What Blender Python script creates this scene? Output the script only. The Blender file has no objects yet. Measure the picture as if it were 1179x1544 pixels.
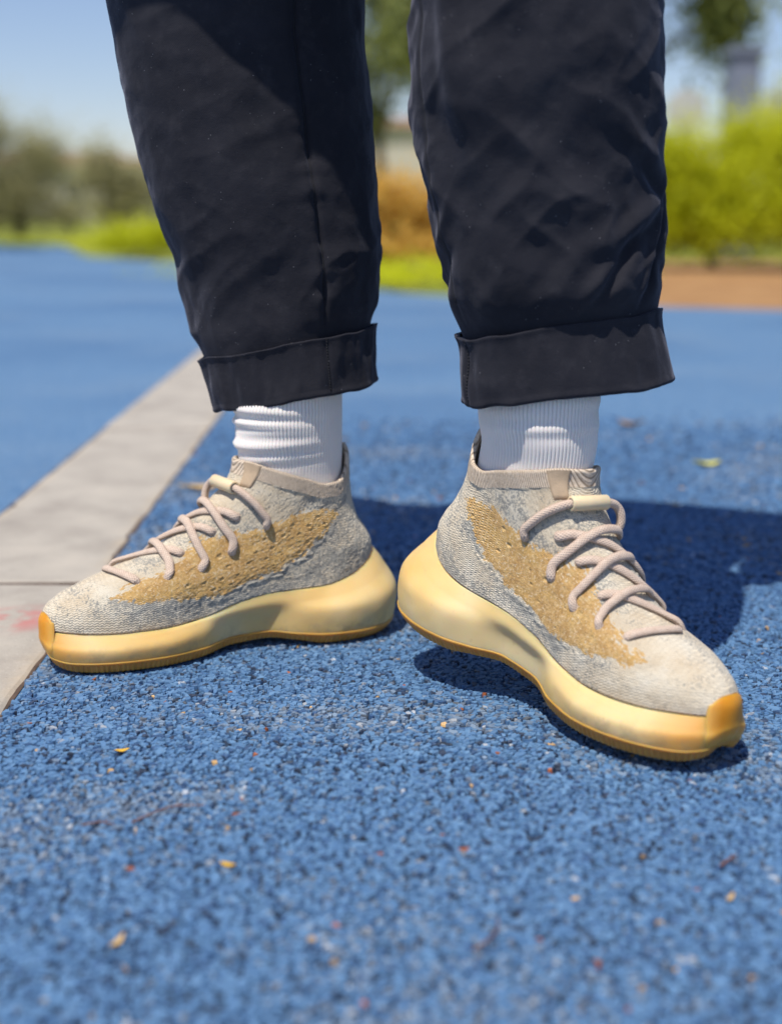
import bpy, bmesh, math, random
import numpy as np
from mathutils import Vector, Matrix

scene = bpy.context.scene
R = math.radians
# ---------------------------------------------------------------- camera
CAM_H, FPX, HORIZON = .37, 2080.0, 320.0            # eye height (m), focal length and horizon in photo pixels
PITCH = math.atan((772-HORIZON)/FPX)
cam_d = bpy.data.cameras.new('camera'); cam = bpy.data.objects.new('camera', cam_d)
scene.collection.objects.link(cam); scene.camera = cam
cam.location = (0, 0, CAM_H); cam.rotation_euler = (math.pi/2-PITCH, 0, 0)
cam_d.sensor_fit = 'VERTICAL'; cam_d.sensor_height = 24; cam_d.sensor_width = 24*1179/1544
cam_d.lens = 24*FPX/1544
cam_d.clip_start = .02; cam_d.clip_end = 2000
cam_d.dof.use_dof = True; cam_d.dof.focus_distance = 1.075; cam_d.dof.aperture_fstop = 2.2
# ---------------------------------------------------------------- sky and sun
SX, SY = .24, .38                                    # where the shadow of a 1 m stick falls
ELEV = math.atan2(1, math.hypot(SX, SY)); AZ = math.atan2(-SX, -SY)   # sun bearing, from +Y towards +X
world = bpy.data.worlds.new('World'); scene.world = world; world.use_nodes = True
wn = world.node_tree.nodes; wl = world.node_tree.links
sky = wn.new('ShaderNodeTexSky'); sky.sky_type = 'NISHITA'; sky.sun_disc = False
sky.sun_elevation = ELEV; sky.sun_rotation = AZ; sky.air_density = 1.0; sky.dust_density = .3; sky.ozone_density = 5.0
wn['Background'].inputs['Strength'].default_value = .12
tint = wn.new('ShaderNodeMix'); tint.data_type = 'RGBA'; tint.blend_type = 'MULTIPLY'; tint.inputs['Factor'].default_value = 1; tint.inputs[7].default_value = (1.08, .965, 1.0, 1)   # white balance of the hazy sky
wl.new(sky.outputs[0], tint.inputs[6]); wl.new(tint.outputs[2], wn['Background'].inputs['Color'])
sun_d = bpy.data.lights.new('sun', 'SUN'); sun = bpy.data.objects.new('sun', sun_d); scene.collection.objects.link(sun)
sun_d.energy = 5.0; sun_d.angle = R(.53); sun_d.color = (1, .95, .87)
sun.rotation_euler = Vector((SX, SY, -1)).to_track_quat('-Z', 'Y').to_euler()
scene.view_settings.view_transform = 'Standard'; scene.view_settings.look = 'None'
scene.view_settings.exposure = 0.0; scene.view_settings.gamma = 1
scene.cycles.use_denoising = True
scene.cycles.max_bounces = 8; scene.cycles.transparent_max_bounces = 8

rng = np.random.default_rng(7); random.seed(7)
COL = scene.collection
# ---------------------------------------------------------------- helpers
def tag(o, label=None, cat=None, group=None, kind=None):
    if label: o['label'] = label
    if cat: o['category'] = cat
    if group: o['group'] = group
    if kind: o['kind'] = kind
    return o
def mesh_np(name, verts, faces, mat=None, parent=None, smooth=True, attrs=None, uv=None, mats=None, fmat=None):
    """verts (n,3); faces: (m,k) int array or list of such arrays"""
    me = bpy.data.meshes.new(name)
    if not isinstance(faces, list): faces = [faces]
    verts = np.asarray(verts, np.float32)
    me.vertices.add(len(verts)); me.vertices.foreach_set('co', verts.ravel())
    idx = np.concatenate([np.asarray(f, np.int32).ravel() for f in faces])
    cnt = np.concatenate([np.full(len(f), np.asarray(f).shape[1], np.int32) for f in faces])
    me.loops.add(len(idx)); me.loops.foreach_set('vertex_index', idx)
    me.polygons.add(len(cnt))
    start = np.concatenate([[0], np.cumsum(cnt)[:-1]]).astype(np.int32)
    me.polygons.foreach_set('loop_start', start); me.polygons.foreach_set('loop_total', cnt)
    me.polygons.foreach_set('use_smooth', np.full(len(cnt), smooth, bool))
    if fmat is not None: me.polygons.foreach_set('material_index', np.asarray(fmat, np.int32))
    me.update(calc_edges=True); me.validate()
    for k, a in (attrs or {}).items():
        a = np.asarray(a, np.float32)
        if a.ndim == 1:
            at = me.attributes.new(k, 'FLOAT', 'POINT'); at.data.foreach_set('value', a)
        else:
            at = me.attributes.new(k, 'FLOAT_COLOR', 'POINT'); at.data.foreach_set('color', np.concatenate([a, np.ones((len(a), 1), np.float32)], 1).ravel())
    if uv is not None:
        l = me.uv_layers.new(name='UVMap'); l.data.foreach_set('uv', np.asarray(uv, np.float32)[idx].ravel())
    for m in (mats or ([mat] if mat else [])): me.materials.append(m)
    o = bpy.data.objects.new(name, me); COL.objects.link(o)
    if parent: o.parent = parent
    return o
def empty(name, loc=(0, 0, 0), mat4=None):
    o = bpy.data.objects.new(name, None); COL.objects.link(o); o.empty_display_size = .05
    if mat4 is not None: o.matrix_world = mat4
    else: o.location = loc
    return o
def grid_faces(nu, nv, wrap=False, flip=False):
    """vertex index = i*nv + j ; i along u (may wrap)"""
    i = np.arange(nu if wrap else nu-1); j = np.arange(nv-1)
    I, J = np.meshgrid(i, j, indexing='ij'); I2 = (I+1) % nu
    f = np.stack([I*nv+J, I2*nv+J, I2*nv+J+1, I*nv+J+1], -1).reshape(-1, 4)
    return f[:, ::-1] if flip else f
def _hash(ix, iy, iz, seed):
    h = (ix.astype(np.int64)*374761393+iy.astype(np.int64)*668265263+iz.astype(np.int64)*2147483647+seed*1274126177) & 0xffffffff
    h = ((h ^ (h >> 13))*1274126177) & 0xffffffff
    h = ((h ^ (h >> 16))*2246822519) & 0xffffffff
    return ((h ^ (h >> 15)) & 0xffffff)/float(0xffffff)
def vnoise(x, y, z=0., seed=0):
    """value noise in -1..1"""
    x = np.asarray(x, float); y = np.asarray(y, float); z = np.zeros_like(x)+z
    ix, iy, iz = np.floor(x), np.floor(y), np.floor(z)
    fx, fy, fz = x-ix, y-iy, z-iz
    fx, fy, fz = (f*f*f*(f*(f*6-15)+10) for f in (fx, fy, fz))
    r = 0
    for a in (0, 1):
        for b in (0, 1):
            for c in (0, 1):
                w = (fx if a else 1-fx)*(fy if b else 1-fy)*(fz if c else 1-fz)
                r = r+w*_hash(ix+a, iy+b, iz+c, seed)
    return 2*r-1
def fbm(x, y, z=0., seed=0, oct=4, gain=.5):
    s = 0; a = 1; t = 0
    for k in range(oct):
        s = s+a*vnoise(x*2**k, y*2**k, np.asarray(z)*2**k, seed+k*17); t += a; a *= gain
    return s/t
def sstep(a, b, x):
    t = np.clip((x-a)/(b-a), 0, 1); return t*t*(3-2*t)
def tube(path, rad, nseg=12, closed_ends=True, axis=None, flat=1.):
    """round tube along a polyline path (n,3); rad scalar or (n,). returns verts, [faces], uv"""
    path = np.asarray(path, float); n = len(path)
    rad = np.zeros(n)+rad
    t = np.gradient(path, axis=0); t /= np.linalg.norm(t, axis=1, keepdims=True)+1e-12
    up = np.array([0, 0, 1.]); nrm = np.zeros_like(path)
    a = np.cross(t[0], up); a = a if np.linalg.norm(a) > .1 else np.cross(t[0], [1, 0, 0]); a /= np.linalg.norm(a)
    for i in range(n):
        a = a-t[i]*np.dot(a, t[i]); a /= np.linalg.norm(a)+1e-12; nrm[i] = a
    if axis is not None:                                # flattened along a given direction
        b = axis-t*np.sum(axis*t, 1, keepdims=True); b /= np.linalg.norm(b, axis=1, keepdims=True)+1e-12; nrm = np.cross(b, t)
    else: b = np.cross(t, nrm)
    ph = np.linspace(0, 2*math.pi, nseg, endpoint=False)
    V = path[:, None]+rad[:, None, None]*(nrm[:, None]*np.cos(ph)[None, :, None]+flat*b[:, None]*np.sin(ph)[None, :, None])
    i, j = np.meshgrid(np.arange(n-1), np.arange(nseg), indexing='ij'); j2 = (j+1) % nseg
    f = np.stack([i*nseg+j, i*nseg+j2, (i+1)*nseg+j2, (i+1)*nseg+j], -1).reshape(-1, 4)
    L = np.concatenate([[0], np.cumsum(np.linalg.norm(np.diff(path, axis=0), axis=1))])
    uv = np.stack([np.repeat(L, nseg), np.tile(ph, n)], -1)
    V = V.reshape(-1, 3); F = [f]
    if closed_ends:
        V = np.concatenate([V, path[:1], path[-1:]]); uv = np.concatenate([uv, [[0, 0]], [[L[-1], 0]]])
        k = np.arange(nseg); k2 = (k+1) % nseg
        F += [np.stack([np.full(nseg, n*nseg), k2, k], -1), np.stack([np.full(nseg, n*nseg+1), (n-1)*nseg+k, (n-1)*nseg+k2], -1)]
    return V, F, uv
def spline(pts, n=40):
    """catmull-rom through points"""
    p = np.asarray(pts, float); p = np.concatenate([2*p[:1]-p[1:2], p, 2*p[-1:]-p[-2:-1]])
    m = len(p)-3; u = np.linspace(0, m-1e-9, n); i = u.astype(int); t = (u-i)[:, None]
    a, b, c, d = p[i], p[i+1], p[i+2], p[i+3]
    return .5*(2*b+(c-a)*t+(2*a-5*b+4*c-d)*t**2+(-a+3*b-3*c+d)*t**3)

# ---------------------------------------------------------------- materials
class NT:
    def __init__(s, name):
        s.m = bpy.data.materials.new(name); s.m.use_nodes = True
        s.n = s.m.node_tree.nodes; s.l = s.m.node_tree.links; s.b = s.n['Principled BSDF']
    def new(s, t, **k):
        n = s.n.new('ShaderNode'+t)
        for a, v in k.items(): setattr(n, a, v)
        return n
    def put(s, sock, v):
        if v is None: return
        if hasattr(v, 'is_linked') or hasattr(v, 'links'): s.l.new(v, sock)
        else:
            if hasattr(sock.default_value, '__len__') and not isinstance(v, (int, float)) and len(sock.default_value) == 4 and len(v) == 3: v = (*v, 1)
            sock.default_value = v
    def math(s, op, a, b=None, c=None, clamp=False):
        n = s.new('Math', operation=op, use_clamp=clamp)
        for i, v in enumerate((a, b, c)): s.put(n.inputs[i], v)
        return n.outputs[0]
    def noise(s, vec, scale, detail=3, rough=.55, dist=0):
        n = s.new('TexNoise'); s.put(n.inputs['Vector'], vec); n.inputs['Scale'].default_value = scale
        n.inputs['Detail'].default_value = detail; n.inputs['Roughness'].default_value = rough; n.inputs['Distortion'].default_value = dist
        return n.outputs['Fac']
    def voro(s, vec, scale, out='Distance', feature='F1', rnd=1):
        n = s.new('TexVoronoi', feature=feature); s.put(n.inputs['Vector'], vec); n.inputs['Scale'].default_value = scale
        n.inputs['Randomness'].default_value = rnd
        return n.outputs[out]
    def ramp(s, fac, stops, interp='LINEAR'):
        n = s.new('ValToRGB'); n.color_ramp.interpolation = interp; e = n.color_ramp.elements
        while len(e) > 1: e.remove(e[-1])
        for i, (p, c) in enumerate(stops):
            el = e[0] if i == 0 else e.new(p)
            el.position = p; el.color = (*c, 1) if len(c) == 3 else c
        s.put(n.inputs[0], fac); return n.outputs[0]
    def mapr(s, v, a, b, c=0., d=1., smooth=True):
        n = s.new('MapRange'); n.interpolation_type = 'SMOOTHSTEP' if smooth else 'LINEAR'
        s.put(n.inputs[0], v)
        for i, q in enumerate((a, b, c, d)): s.put(n.inputs[i+1], q)
        return n.outputs[0]
    def mix(s, fac, a, b, mode='MIX'):
        n = s.new('Mix', data_type='RGBA', blend_type=mode)
        s.put(n.inputs['Factor'], fac); s.put(n.inputs[6], a); s.put(n.inputs[7], b)
        return n.outputs[2]
    def attr(s, name, out='Fac'):
        n = s.new('Attribute', attribute_name=name); return n.outputs[out]
    def coord(s, which='Object'):
        return s.new('TexCoord').outputs[which]
    def bump(s, h, strength=.5, dist=.001, prev=None):
        n = s.new('Bump'); n.inputs['Strength'].default_value = strength; n.inputs['Distance'].default_value = dist
        s.put(n.inputs['Height'], h)
        if prev is not None: s.put(n.inputs['Normal'], prev)
        return n.outputs[0]
    def done(s, color=None, rough=None, normal=None, **k):
        s.put(s.b.inputs['Base Color'], color)
        if rough is not None: s.put(s.b.inputs['Roughness'], rough)
        if normal is not None: s.put(s.b.inputs['Normal'], normal)
        for a, v in k.items(): s.put(s.b.inputs[a.replace('_', ' ')], v)
        return s.m

def simple(name, col, rough=.7, var=.12, scale=40, bump=0, bscale=200, bdist=.001, **k):
    t = NT(name); v = t.coord()
    n = t.noise(v, scale, 4)
    c0 = tuple(x*(1-var) for x in col); c1 = tuple(min(1, x*(1+var)) for x in col)
    c = t.ramp(n, [(.3, c0), (.7, c1)])
    nm = t.bump(t.noise(v, bscale, 4), bump, bdist) if bump else None
    return t.done(c, rough, nm, **k)
# ---------------------------------------------------------------- ground
def m_rubber():
    t = NT('blue rubber'); v = t.coord()
    cell = t.voro(v, 330, 'Color'); sep = t.new('SeparateColor'); t.put(sep.inputs[0], cell)
    c = t.ramp(sep.outputs[0], [(0, (.050, .105, .195)), (.22, (.080, .170, .305)), (.6, (.102, .207, .355)), (.9, (.135, .245, .39)), (1, (.24, .31, .38))])
    worn = t.mapr(t.noise(v, 1.3, 4), .45, .72); worn = t.math('MULTIPLY', worn, t.mapr(t.noise(v, 120, 2), .35, .7))
    c = t.mix(t.math('MULTIPLY', worn, .65), c, (.21, .27, .33))
    stain = t.mapr(t.noise(v, .7, 4), .42, .62)
    c = t.mix(t.math('MULTIPLY', stain, .50), c, (.050, .125, .255))
    d = t.voro(v, 330, 'Distance')
    nm = t.bump(t.math('ADD', t.math('MULTIPLY', d, -1), t.noise(v, 800, 2)), .5, .0012)
    return t.done(c, .62, nm, Specular_IOR_Level=.35)
M_RUBBER = m_rubber()
def m_chip():
    t = NT('rubber granule'); v = t.coord()
    c = t.attr('tint', 'Color')
    c = t.mix(t.mapr(t.noise(v, 500, 3), .45, .75, 0, .22), c, (.24, .29, .35))
    nm = t.bump(t.noise(v, 1500, 3), .35, .0004)
    return t.done(c, .58, nm, Specular_IOR_Level=.4)
M_CHIP = m_chip()

def sheet(name, cols, z, mat, kind='structure'):
    """flat sheet given as columns (x, y_near, y_far), x ascending"""
    V = [(x, y, z) for x, a, b in cols for y in (a, b)]
    F = [(2*i, 2*i+2, 2*i+3, 2*i+1) for i in range(len(cols)-1)]
    return tag(mesh_np(name, V, np.array(F), mat, None, False), kind=kind)

def m_lawn():
    t = NT('lawn'); v = t.coord()
    c = t.ramp(t.noise(v, 6, 5), [(.3, (.16, .20, .012)), (.55, (.25, .27, .016)), (.75, (.36, .33, .03))])
    return t.done(c, .9)
def m_soil():
    t = NT('soil'); v = t.coord()
    c = t.ramp(t.noise(v, 5, 6), [(.3, (.25, .120, .038)), (.55, (.36, .19, .068)), (.8, (.43, .26, .11))])
    return t.done(c, .95)
M_LAWN = m_lawn(); M_SOIL = m_soil()
terrain = sheet('terrain', [(-400, -60, 900), (400, -60, 900)], -.03, M_LAWN)
EDGE = [(30, 3.5), (6, 4.5), (2.2, 5.15), (1.0, 5.65), (.05, 6.6), (-.7, 8.4), (-1.5, 10.4), (-2.6, 12.0), (-4, 17), (-8, 19.5), (-40, 20)]
ground = sheet('rubber_ground', [(x, -20, y) for x, y in EDGE[::-1]], -.0030, M_RUBBER)
soil = sheet('soil_bed', [(.7, 5.93, 6.2), (1.0, 5.68, 9.6), (2.2, 5.18, 11.2), (6, 4.53, 11.2), (30, 3.55, 11)], -.012, M_SOIL)

def m_gap_shade():  # shade of the granule gaps as colour, blending to blue farther off
    t = NT('granule gap shade'); v = t.coord()
    sx = t.new('SeparateXYZ'); t.put(sx.inputs[0], v)
    f = t.mapr(t.math('ADD', sx.outputs[1], t.math('MULTIPLY', t.noise(v, 8, 3), .4)), 1.35, 1.95)
    return t.done(t.mix(f, (.014, .030, .062), (.085, .180, .32)), .8)
base = sheet('gap_shade_sheet', [(-.275, .38, 2.0), (.78, .38, 2.0)], -.0024, m_gap_shade())  # dark sheet added so the pits between granules look shaded
# kerb of flush concrete stones running away on the left
def m_kerb():
    t = NT('kerb concrete'); v = t.coord()
    g = t.coord('Generated')
    n = t.noise(v, 9, 6, .6)
    c = t.ramp(n, [(.3, (.29, .255, .215)), (.5, (.39, .350, .295)), (.72, (.47, .42, .350))])
    c = t.mix(t.mapr(t.noise(v, 420, 3), .58, .75, 0, .55), c, (.17, .155, .14))
    c = t.mix(t.mapr(t.noise(v, 260, 2), .60, .72, 0, .5), c, (.52, .47, .40))
    # sandy edges
    sx = t.new('SeparateXYZ'); t.put(sx.inputs[0], v)
    e = t.mapr(t.math('ABSOLUTE', sx.outputs[0]), .070, .100)
    c = t.mix(t.math('MULTIPLY', e, t.mapr(t.noise(v, 25, 4), .35, .65)), c, (.46, .375, .27))
    # faint red paint smudge, near the front stone's end
    geo = t.new('NewGeometry'); d = t.new('VectorMath', operation='DISTANCE'); t.put(d.inputs[0], geo.outputs['Position']); d.inputs[1].default_value = (-.345, 1.235, 0)
    sm = t.math('MULTIPLY', t.mapr(d.outputs['Value'], .060, .010), t.mapr(t.noise(v, 40, 4), .38, .62))
    c = t.mix(t.math('MULTIPLY', sm, .75), c, (.46, .13, .12))
    nm = t.bump(t.noise(v, 350, 4), .5, .0012)
    return t.done(c, .88, nm)
M_KERB = m_kerb()
kerb = empty('kerb', (-.372, 0, 0)); kerb.rotation_euler.z = .016
tag(kerb, kind='structure')
M_BED = simple('kerb bedding', (.085, .055, .038), .95, .3, 60)
bed = sheet('kerb_bedding', [(-.094, -1.9, 15.8), (.094, -1.9, 15.8)], -.0022, M_BED); bed.parent = kerb
if 'kind' in bed: del bed['kind']
def kerb_stone(seed):
    """one stone, 1.025 m long: a profile swept along y with slightly chipped, worn edges"""
    prof = np.array([(-.095, -.10), (-.095, -.007), (-.0935, -.0025), (-.089, -.0004), (-.05, 0), (0, .0004), (.05, 0), (.089, -.0004), (.0935, -.0025), (.095, -.007), (.095, -.10)])
    ny = 150; y = np.linspace(-.5115, .5115, ny); m = len(prof); P = np.zeros((ny, m, 3))
    chip = lambda k: .0022*fbm(y*16, 0*y+k, 0, seed, 3)-.0045*np.clip(vnoise(y*30, 0*y+k*3, 0, seed+5)-.45, 0, None)
    for a, (px, pz) in enumerate(prof):
        e = 1 if 1 <= a <= m-2 and abs(px) > .06 else 0
        P[:, a, 0] = px+np.sign(px)*e*chip(1 if px < 0 else 2); P[:, a, 1] = y; P[:, a, 2] = pz+e*.4*np.minimum(0, chip(3+a))
    end = np.clip((.5115-np.abs(y))/.004, 0, 1); P[..., 2] -= (.003*(1-end)[:, None])*(prof[:, 1] > -.05)
    V = P.reshape(-1, 3); f = grid_faces(ny, m); k = np.arange(m)
    if np.cross(V[f[40, 1]]-V[f[40, 0]], V[f[40, 3]]-V[f[40, 0]])[2] < 0: f = f[:, ::-1]
    return mesh_np('kerb_stone', V, [f, np.array([k]), np.array([(ny-1)*m+k[::-1]])], M_KERB, kerb, False)
for k in range(-2, 15):
    if k < 2: o = kerb_stone(20+k)
    else:
        o = kerb_src.copy(); COL.objects.link(o); o.parent = kerb
    kerb_src = o
    o.location = (random.uniform(-.0015, .0015), .334+1.030*k+.515, random.uniform(-.0008, .0004)); o.rotation_euler.z = random.uniform(-.002, .002)

# loose-looking rubber granules of the wearing course, near the camera
def chips():
    zones = [(-.34, .46, .40, .88, .0031, 5, 1.), (-.30, .64, .88, 1.36, .0033, 5, 1.), (-.31, .80, 1.36, 2.65, .0052, 4, 1.25)]
    VV, FF, TT, off = [], {}, [], 0
    FT = {4: [], 5: []}; FQ = []
    for x0, x1, y0, y1, sp, k, zs in zones:
        nx, ny = int((x1-x0)/sp), int((y1-y0)/sp)
        gx, gy = np.meshgrid(np.arange(nx), np.arange(ny))
        n = gx.size
        cx = x0+(gx.ravel()+.5*(gy.ravel() % 2)+rng.uniform(-.48, .48, n))*sp
        cy = y0+(gy.ravel()+rng.uniform(-.48, .48, n))*sp
        keep = cx > -.372-.016*cy+.097+rng.uniform(-.0025, .003, n)
        keep &= rng.random(n) > .14
        keep &= rng.random(n) > sstep(1.75, 2.65, cy)
        cx, cy = cx[keep], cy[keep]; n = len(cx)
        r = sp*rng.lognormal(-.36, .28, n); r = np.clip(r, sp*.35, sp*1.25)
        asp = rng.uniform(1., 1.9, n); rot = rng.uniform(0, 2*math.pi, n)
        ph = (np.arange(k)[None]+rng.uniform(-.3, .3, (n, k)))*2*math.pi/k
        rr = r[:, None]*rng.uniform(.75, 1.2, (n, k))
        ax = rr*np.cos(ph)*asp[:, None]**.5; ay = rr*np.sin(ph)/asp[:, None]**.5
        px = ax*np.cos(rot)[:, None]-ay*np.sin(rot)[:, None]; py = ax*np.sin(rot)[:, None]+ay*np.cos(rot)[:, None]
        z0 = rng.normal(0, .00026, n)*zs + .00045*vnoise(cx*55, cy*55, 0, 3)
        tx = rng.normal(0, .12, n); ty = rng.normal(0, .12, n)
        top = np.stack([cx[:, None]+px*.86, cy[:, None]+py*.86, z0[:, None]+tx[:, None]*px+ty[:, None]*py+rng.normal(0, .00012, (n, k))], -1)
        bot = np.stack([cx[:, None]+px*1.12, cy[:, None]+py*1.12, np.full((n, k), -.0034)], -1)
        V = np.concatenate([top, bot], 1).reshape(-1, 3)
        base = off+np.arange(n)[:, None]*2*k
        FT[k].append(base+np.arange(k)[None])
        q = np.arange(k); q2 = (q+1) % k
        FQ.append(np.stack([base+q2, base+q, base+k+q, base+k+q2], -1).reshape(-1, 4))
        # colours: painted blue rubber, some bare black, some rubbed pale, the odd red or tan crumb
        u = rng.random(n); w = rng.random(n)
        c = np.zeros((n, 3))
        b1, b2 = np.array([.062, .150, .300]), np.array([.115, .232, .395])
        c[:] = b1+(b2-b1)*w[:, None]
        m = u < .07; c[m] = np.array([.012, .020, .040])*(1+w[m][:, None]*1.5)
        m = (u > .10) & (u < .20); c[m] = np.array([.030, .075, .170])*(.8+.5*w[m][:, None])
        wear = sstep(-.05, .50, fbm(cx*3.3+7, cy*6.5+2, 0, 11, 3)); wear = np.maximum(wear*.8, .9*np.exp(-(((cx+.02)/.14)**2+((cy-.98)/.03)**2)))
        m = rng.random(n) < .03+.75*wear; c[m] = c[m]*.50+np.array([.120, .135, .150])*(.6+.6*w[m][:, None])
        m = rng.random(n) < .004+.04*wear; c[m] = np.array([.36, .39, .43])*(.7+.5*w[m][:, None])
        m = rng.random(n) < .0010; c[m] = np.array([.40, .115, .035])*(.5+.8*w[m][:, None])
        m = rng.random(n) < .0018; c[m] = np.array([.52, .33, .14])*(.6+.7*w[m][:, None])
        TT.append(np.repeat(c, 2*k, 0)); VV.append(V); off += len(V)
    V = np.concatenate(VV); T = np.concatenate(TT)
    faces = [np.concatenate(FT[5]), np.concatenate(FT[4]), np.concatenate(FQ)]
    o = mesh_np('rubber_granules', V, faces, M_CHIP, None, False, {'tint': T})
    return tag(o, 'blue rubber granules of the sports ground', 'granules', kind='stuff')
chips()

# ---------------------------------------------------------------- far background (thrown out of focus)
def m_leaf(name, a, b, rough=.6):
    t = NT(name); oi = t.new('NewGeometry')
    c = t.ramp(oi.outputs['Random Per Island'], [(0, a), (1, b)])
    t.done(c, rough, None, Specular_IOR_Level=.25)
    # thin leaves let light through
    tr = t.new('BsdfTranslucent'); t.put(tr.inputs[0], c); mx = t.new('MixShader'); mx.inputs[0].default_value = .45
    t.l.new(t.b.outputs[0], mx.inputs[1]); t.l.new(tr.outputs[0], mx.inputs[2]); t.l.new(mx.outputs[0], t.n['Material Output'].inputs[0])
    return t.m
M_BARK = simple('bark', (.12, .095, .07), .95, .3, 8, .6, 30, .02)
def leaf_cloud(name, blobs, n, size, mat, parent, seed):
    """leaves spread through ellipsoid clumps; density thins towards the rim"""
    g = np.random.default_rng(seed); P = []
    vol = np.array([b[3]*b[4]*b[5] for b in blobs])**(2/3); cnt = np.maximum(20, (n*vol/vol.sum()).astype(int))
    for b, k in zip(blobs, cnt):
        d = g.normal(size=(k, 3)); d /= np.linalg.norm(d, axis=1, keepdims=True)
        r = np.abs(g.normal(0, 1, k))**.8*.62*(1+.3*vnoise(d[:, 0]*2.5+b[0], d[:, 1]*2.5+b[1], d[:, 2]*2.5, seed))
        P.append(np.array(b[:3])+d*r[:, None]*np.array(b[3:6]))
    P = np.concatenate(P); P = P[P[:, 2] > .02]; k = len(P)
    nn = np.array([-.2, -.5, .8])+.45*g.normal(size=(k, 3))          # leaves turn their faces to the light
    a = np.cross(nn, g.normal(size=(k, 3))); a /= np.linalg.norm(a, axis=1, keepdims=True)
    b = np.cross(nn, a); b /= np.linalg.norm(b, axis=1, keepdims=True)
    s = size*g.uniform(.6, 1.3, (k, 1))
    V = np.stack([P-a*s, P+b*s*.45, P+a*s, P-b*s*.45], 1).reshape(-1, 3)
    return mesh_np(name, V, np.arange(k*4).reshape(-1, 4), mat, parent, False)
def limb(a, b, r0, r1, seed, n=10):
    g = np.random.default_rng(seed); t = np.linspace(0, 1, n)[:, None]
    p = np.array(a)+(np.array(b)-np.array(a))*t+g.normal(0, .012, (n, 3))*np.linalg.norm(np.array(b)-np.array(a))*np.sin(t*math.pi)
    return tube(p, np.linspace(r0, r1, n), 8)[:2]
def merge(parts):
    V, F4, F3, off = [], [], [], 0
    for v, fs in parts:
        for f in fs: (F4 if f.shape[1] == 4 else F3).append(f+off)
        V.append(v); off += len(v)
    return np.concatenate(V), [np.concatenate(x) for x in (F4, F3) if x]
def tree(loc, h, blobs, n, size, mat, label, group=None, tr=.08, seed=1, cat='tree', name='tree'):
    e = empty(name, loc); tag(e, label, cat, group)
    parts = [limb((0, 0, -.05), (0, 0, h), tr, tr*.6, seed)]
    for i, b in enumerate(blobs): parts.append(limb((0, 0, h*.85), b[:3], tr*.5, tr*.15, seed+i+1))
    V, F = merge(parts); mesh_np('trunk', V, F, M_BARK, e)
    leaf_cloud('crown', blobs, n, size, mat, e, seed)
    return e
def shrub(loc, blobs, n, size, mat, label, group=None, seed=1, name='shrub'):
    e = empty(name, loc); tag(e, label, 'shrub', group)
    parts = [limb((.02*i, 0, -.05), (b[0]*.8, b[1]*.8, max(.1, b[2])), .012, .004, seed+i) for i, b in enumerate(blobs)]
    V, F = merge(parts); mesh_np('stem', V, F, M_BARK, e)
    leaf_cloud('foliage', blobs, n, size, mat, e, seed)
    return e
L_LIME = m_leaf('lime leaves', (.46, .50, .006), (.60, .61, .010))
L_OLIVE = m_leaf('olive leaves', (.33, .31, .15), (.46, .43, .24))
L_GREEN = m_leaf('green leaves', (.18, .21, .05), (.32, .34, .11))
L_AMBER = m_leaf('amber leaves', (.60, .36, .06), (.78, .52, .12))
# lime hedge shrubs on the right
for i, (x, y, s) in enumerate([(2.15, 9.5, 1.08), (3.05, 9.3, 1.28)]):
    bl = [(0, 0, .45*s, .50*s, .40*s, .36*s), (.25*s, .1, .72*s, .38*s, .3*s, .32*s), (-.26*s, -.05, .64*s, .34*s, .3*s, .30*s), (.0, .0, .26*s, .60*s, .4*s, .20*s), (-.35*s, 0, .34*s, .3*s, .3*s, .26*s)]
    lab = ['smaller lime green shrub beside the grey post', 'bright lime green shrub at the right edge of the picture'][i]
    shrub((x, y, 0), bl, 42000, .019, L_LIME, lab, 'lime green shrubs in the bed', 40+i)
# low amber shrubs and a green one seen between the legs
shrub((-.08, 9.6, 0), [(-.2, 0, .24, .5, .3, .28), (.3, .1, .34, .45, .3, .30), (0, 0, .46, .45, .3, .22), (.75, .1, .28, .4, .3, .26), (.1, -.1, .14, .7, .3, .16)], 15000, .026, L_AMBER, 'low amber orange shrub seen between the trouser legs', None, 60)
shrub((.1, 8.3, 0), [(-.4, 0, .03, .45, .3, .09), (.3, 0, .04, .5, .3, .09), (.9, 0, .03, .4, .3, .08)], 5000, .018, L_LIME, 'low green ground shrub in front of the amber shrub', None, 61)
shrub((-2.35, 12.4, 0), [(-.05, 0, .12, .35, .4, .20), (.3, 0, .17, .5, .4, .22), (.8, .1, .16, .45, .4, .22), (1.3, .1, .14, .4, .4, .2)], 9000, .022, L_LIME, 'low yellow green hedge left of the legs', None, 62)
for i, (x, y, w, lab) in enumerate([(-.45, 7.9, .45, 'low yellow green ground cover at the court edge left of the legs gap'), (.45, 7.3, .45, 'low yellow green ground cover at the court edge behind the right leg'), (-3.3, 15.2, .7, 'low ground cover at the far left end of the hedge')]):
    shrub((x, y, 0), [(-w, 0, .03, w, .5, .07), (0, .1, .035, w, .5, .08), (w, 0, .03, w, .5, .07)], 5000, .016, L_LIME, lab, 'ground cover along the court', 80+i)
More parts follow.
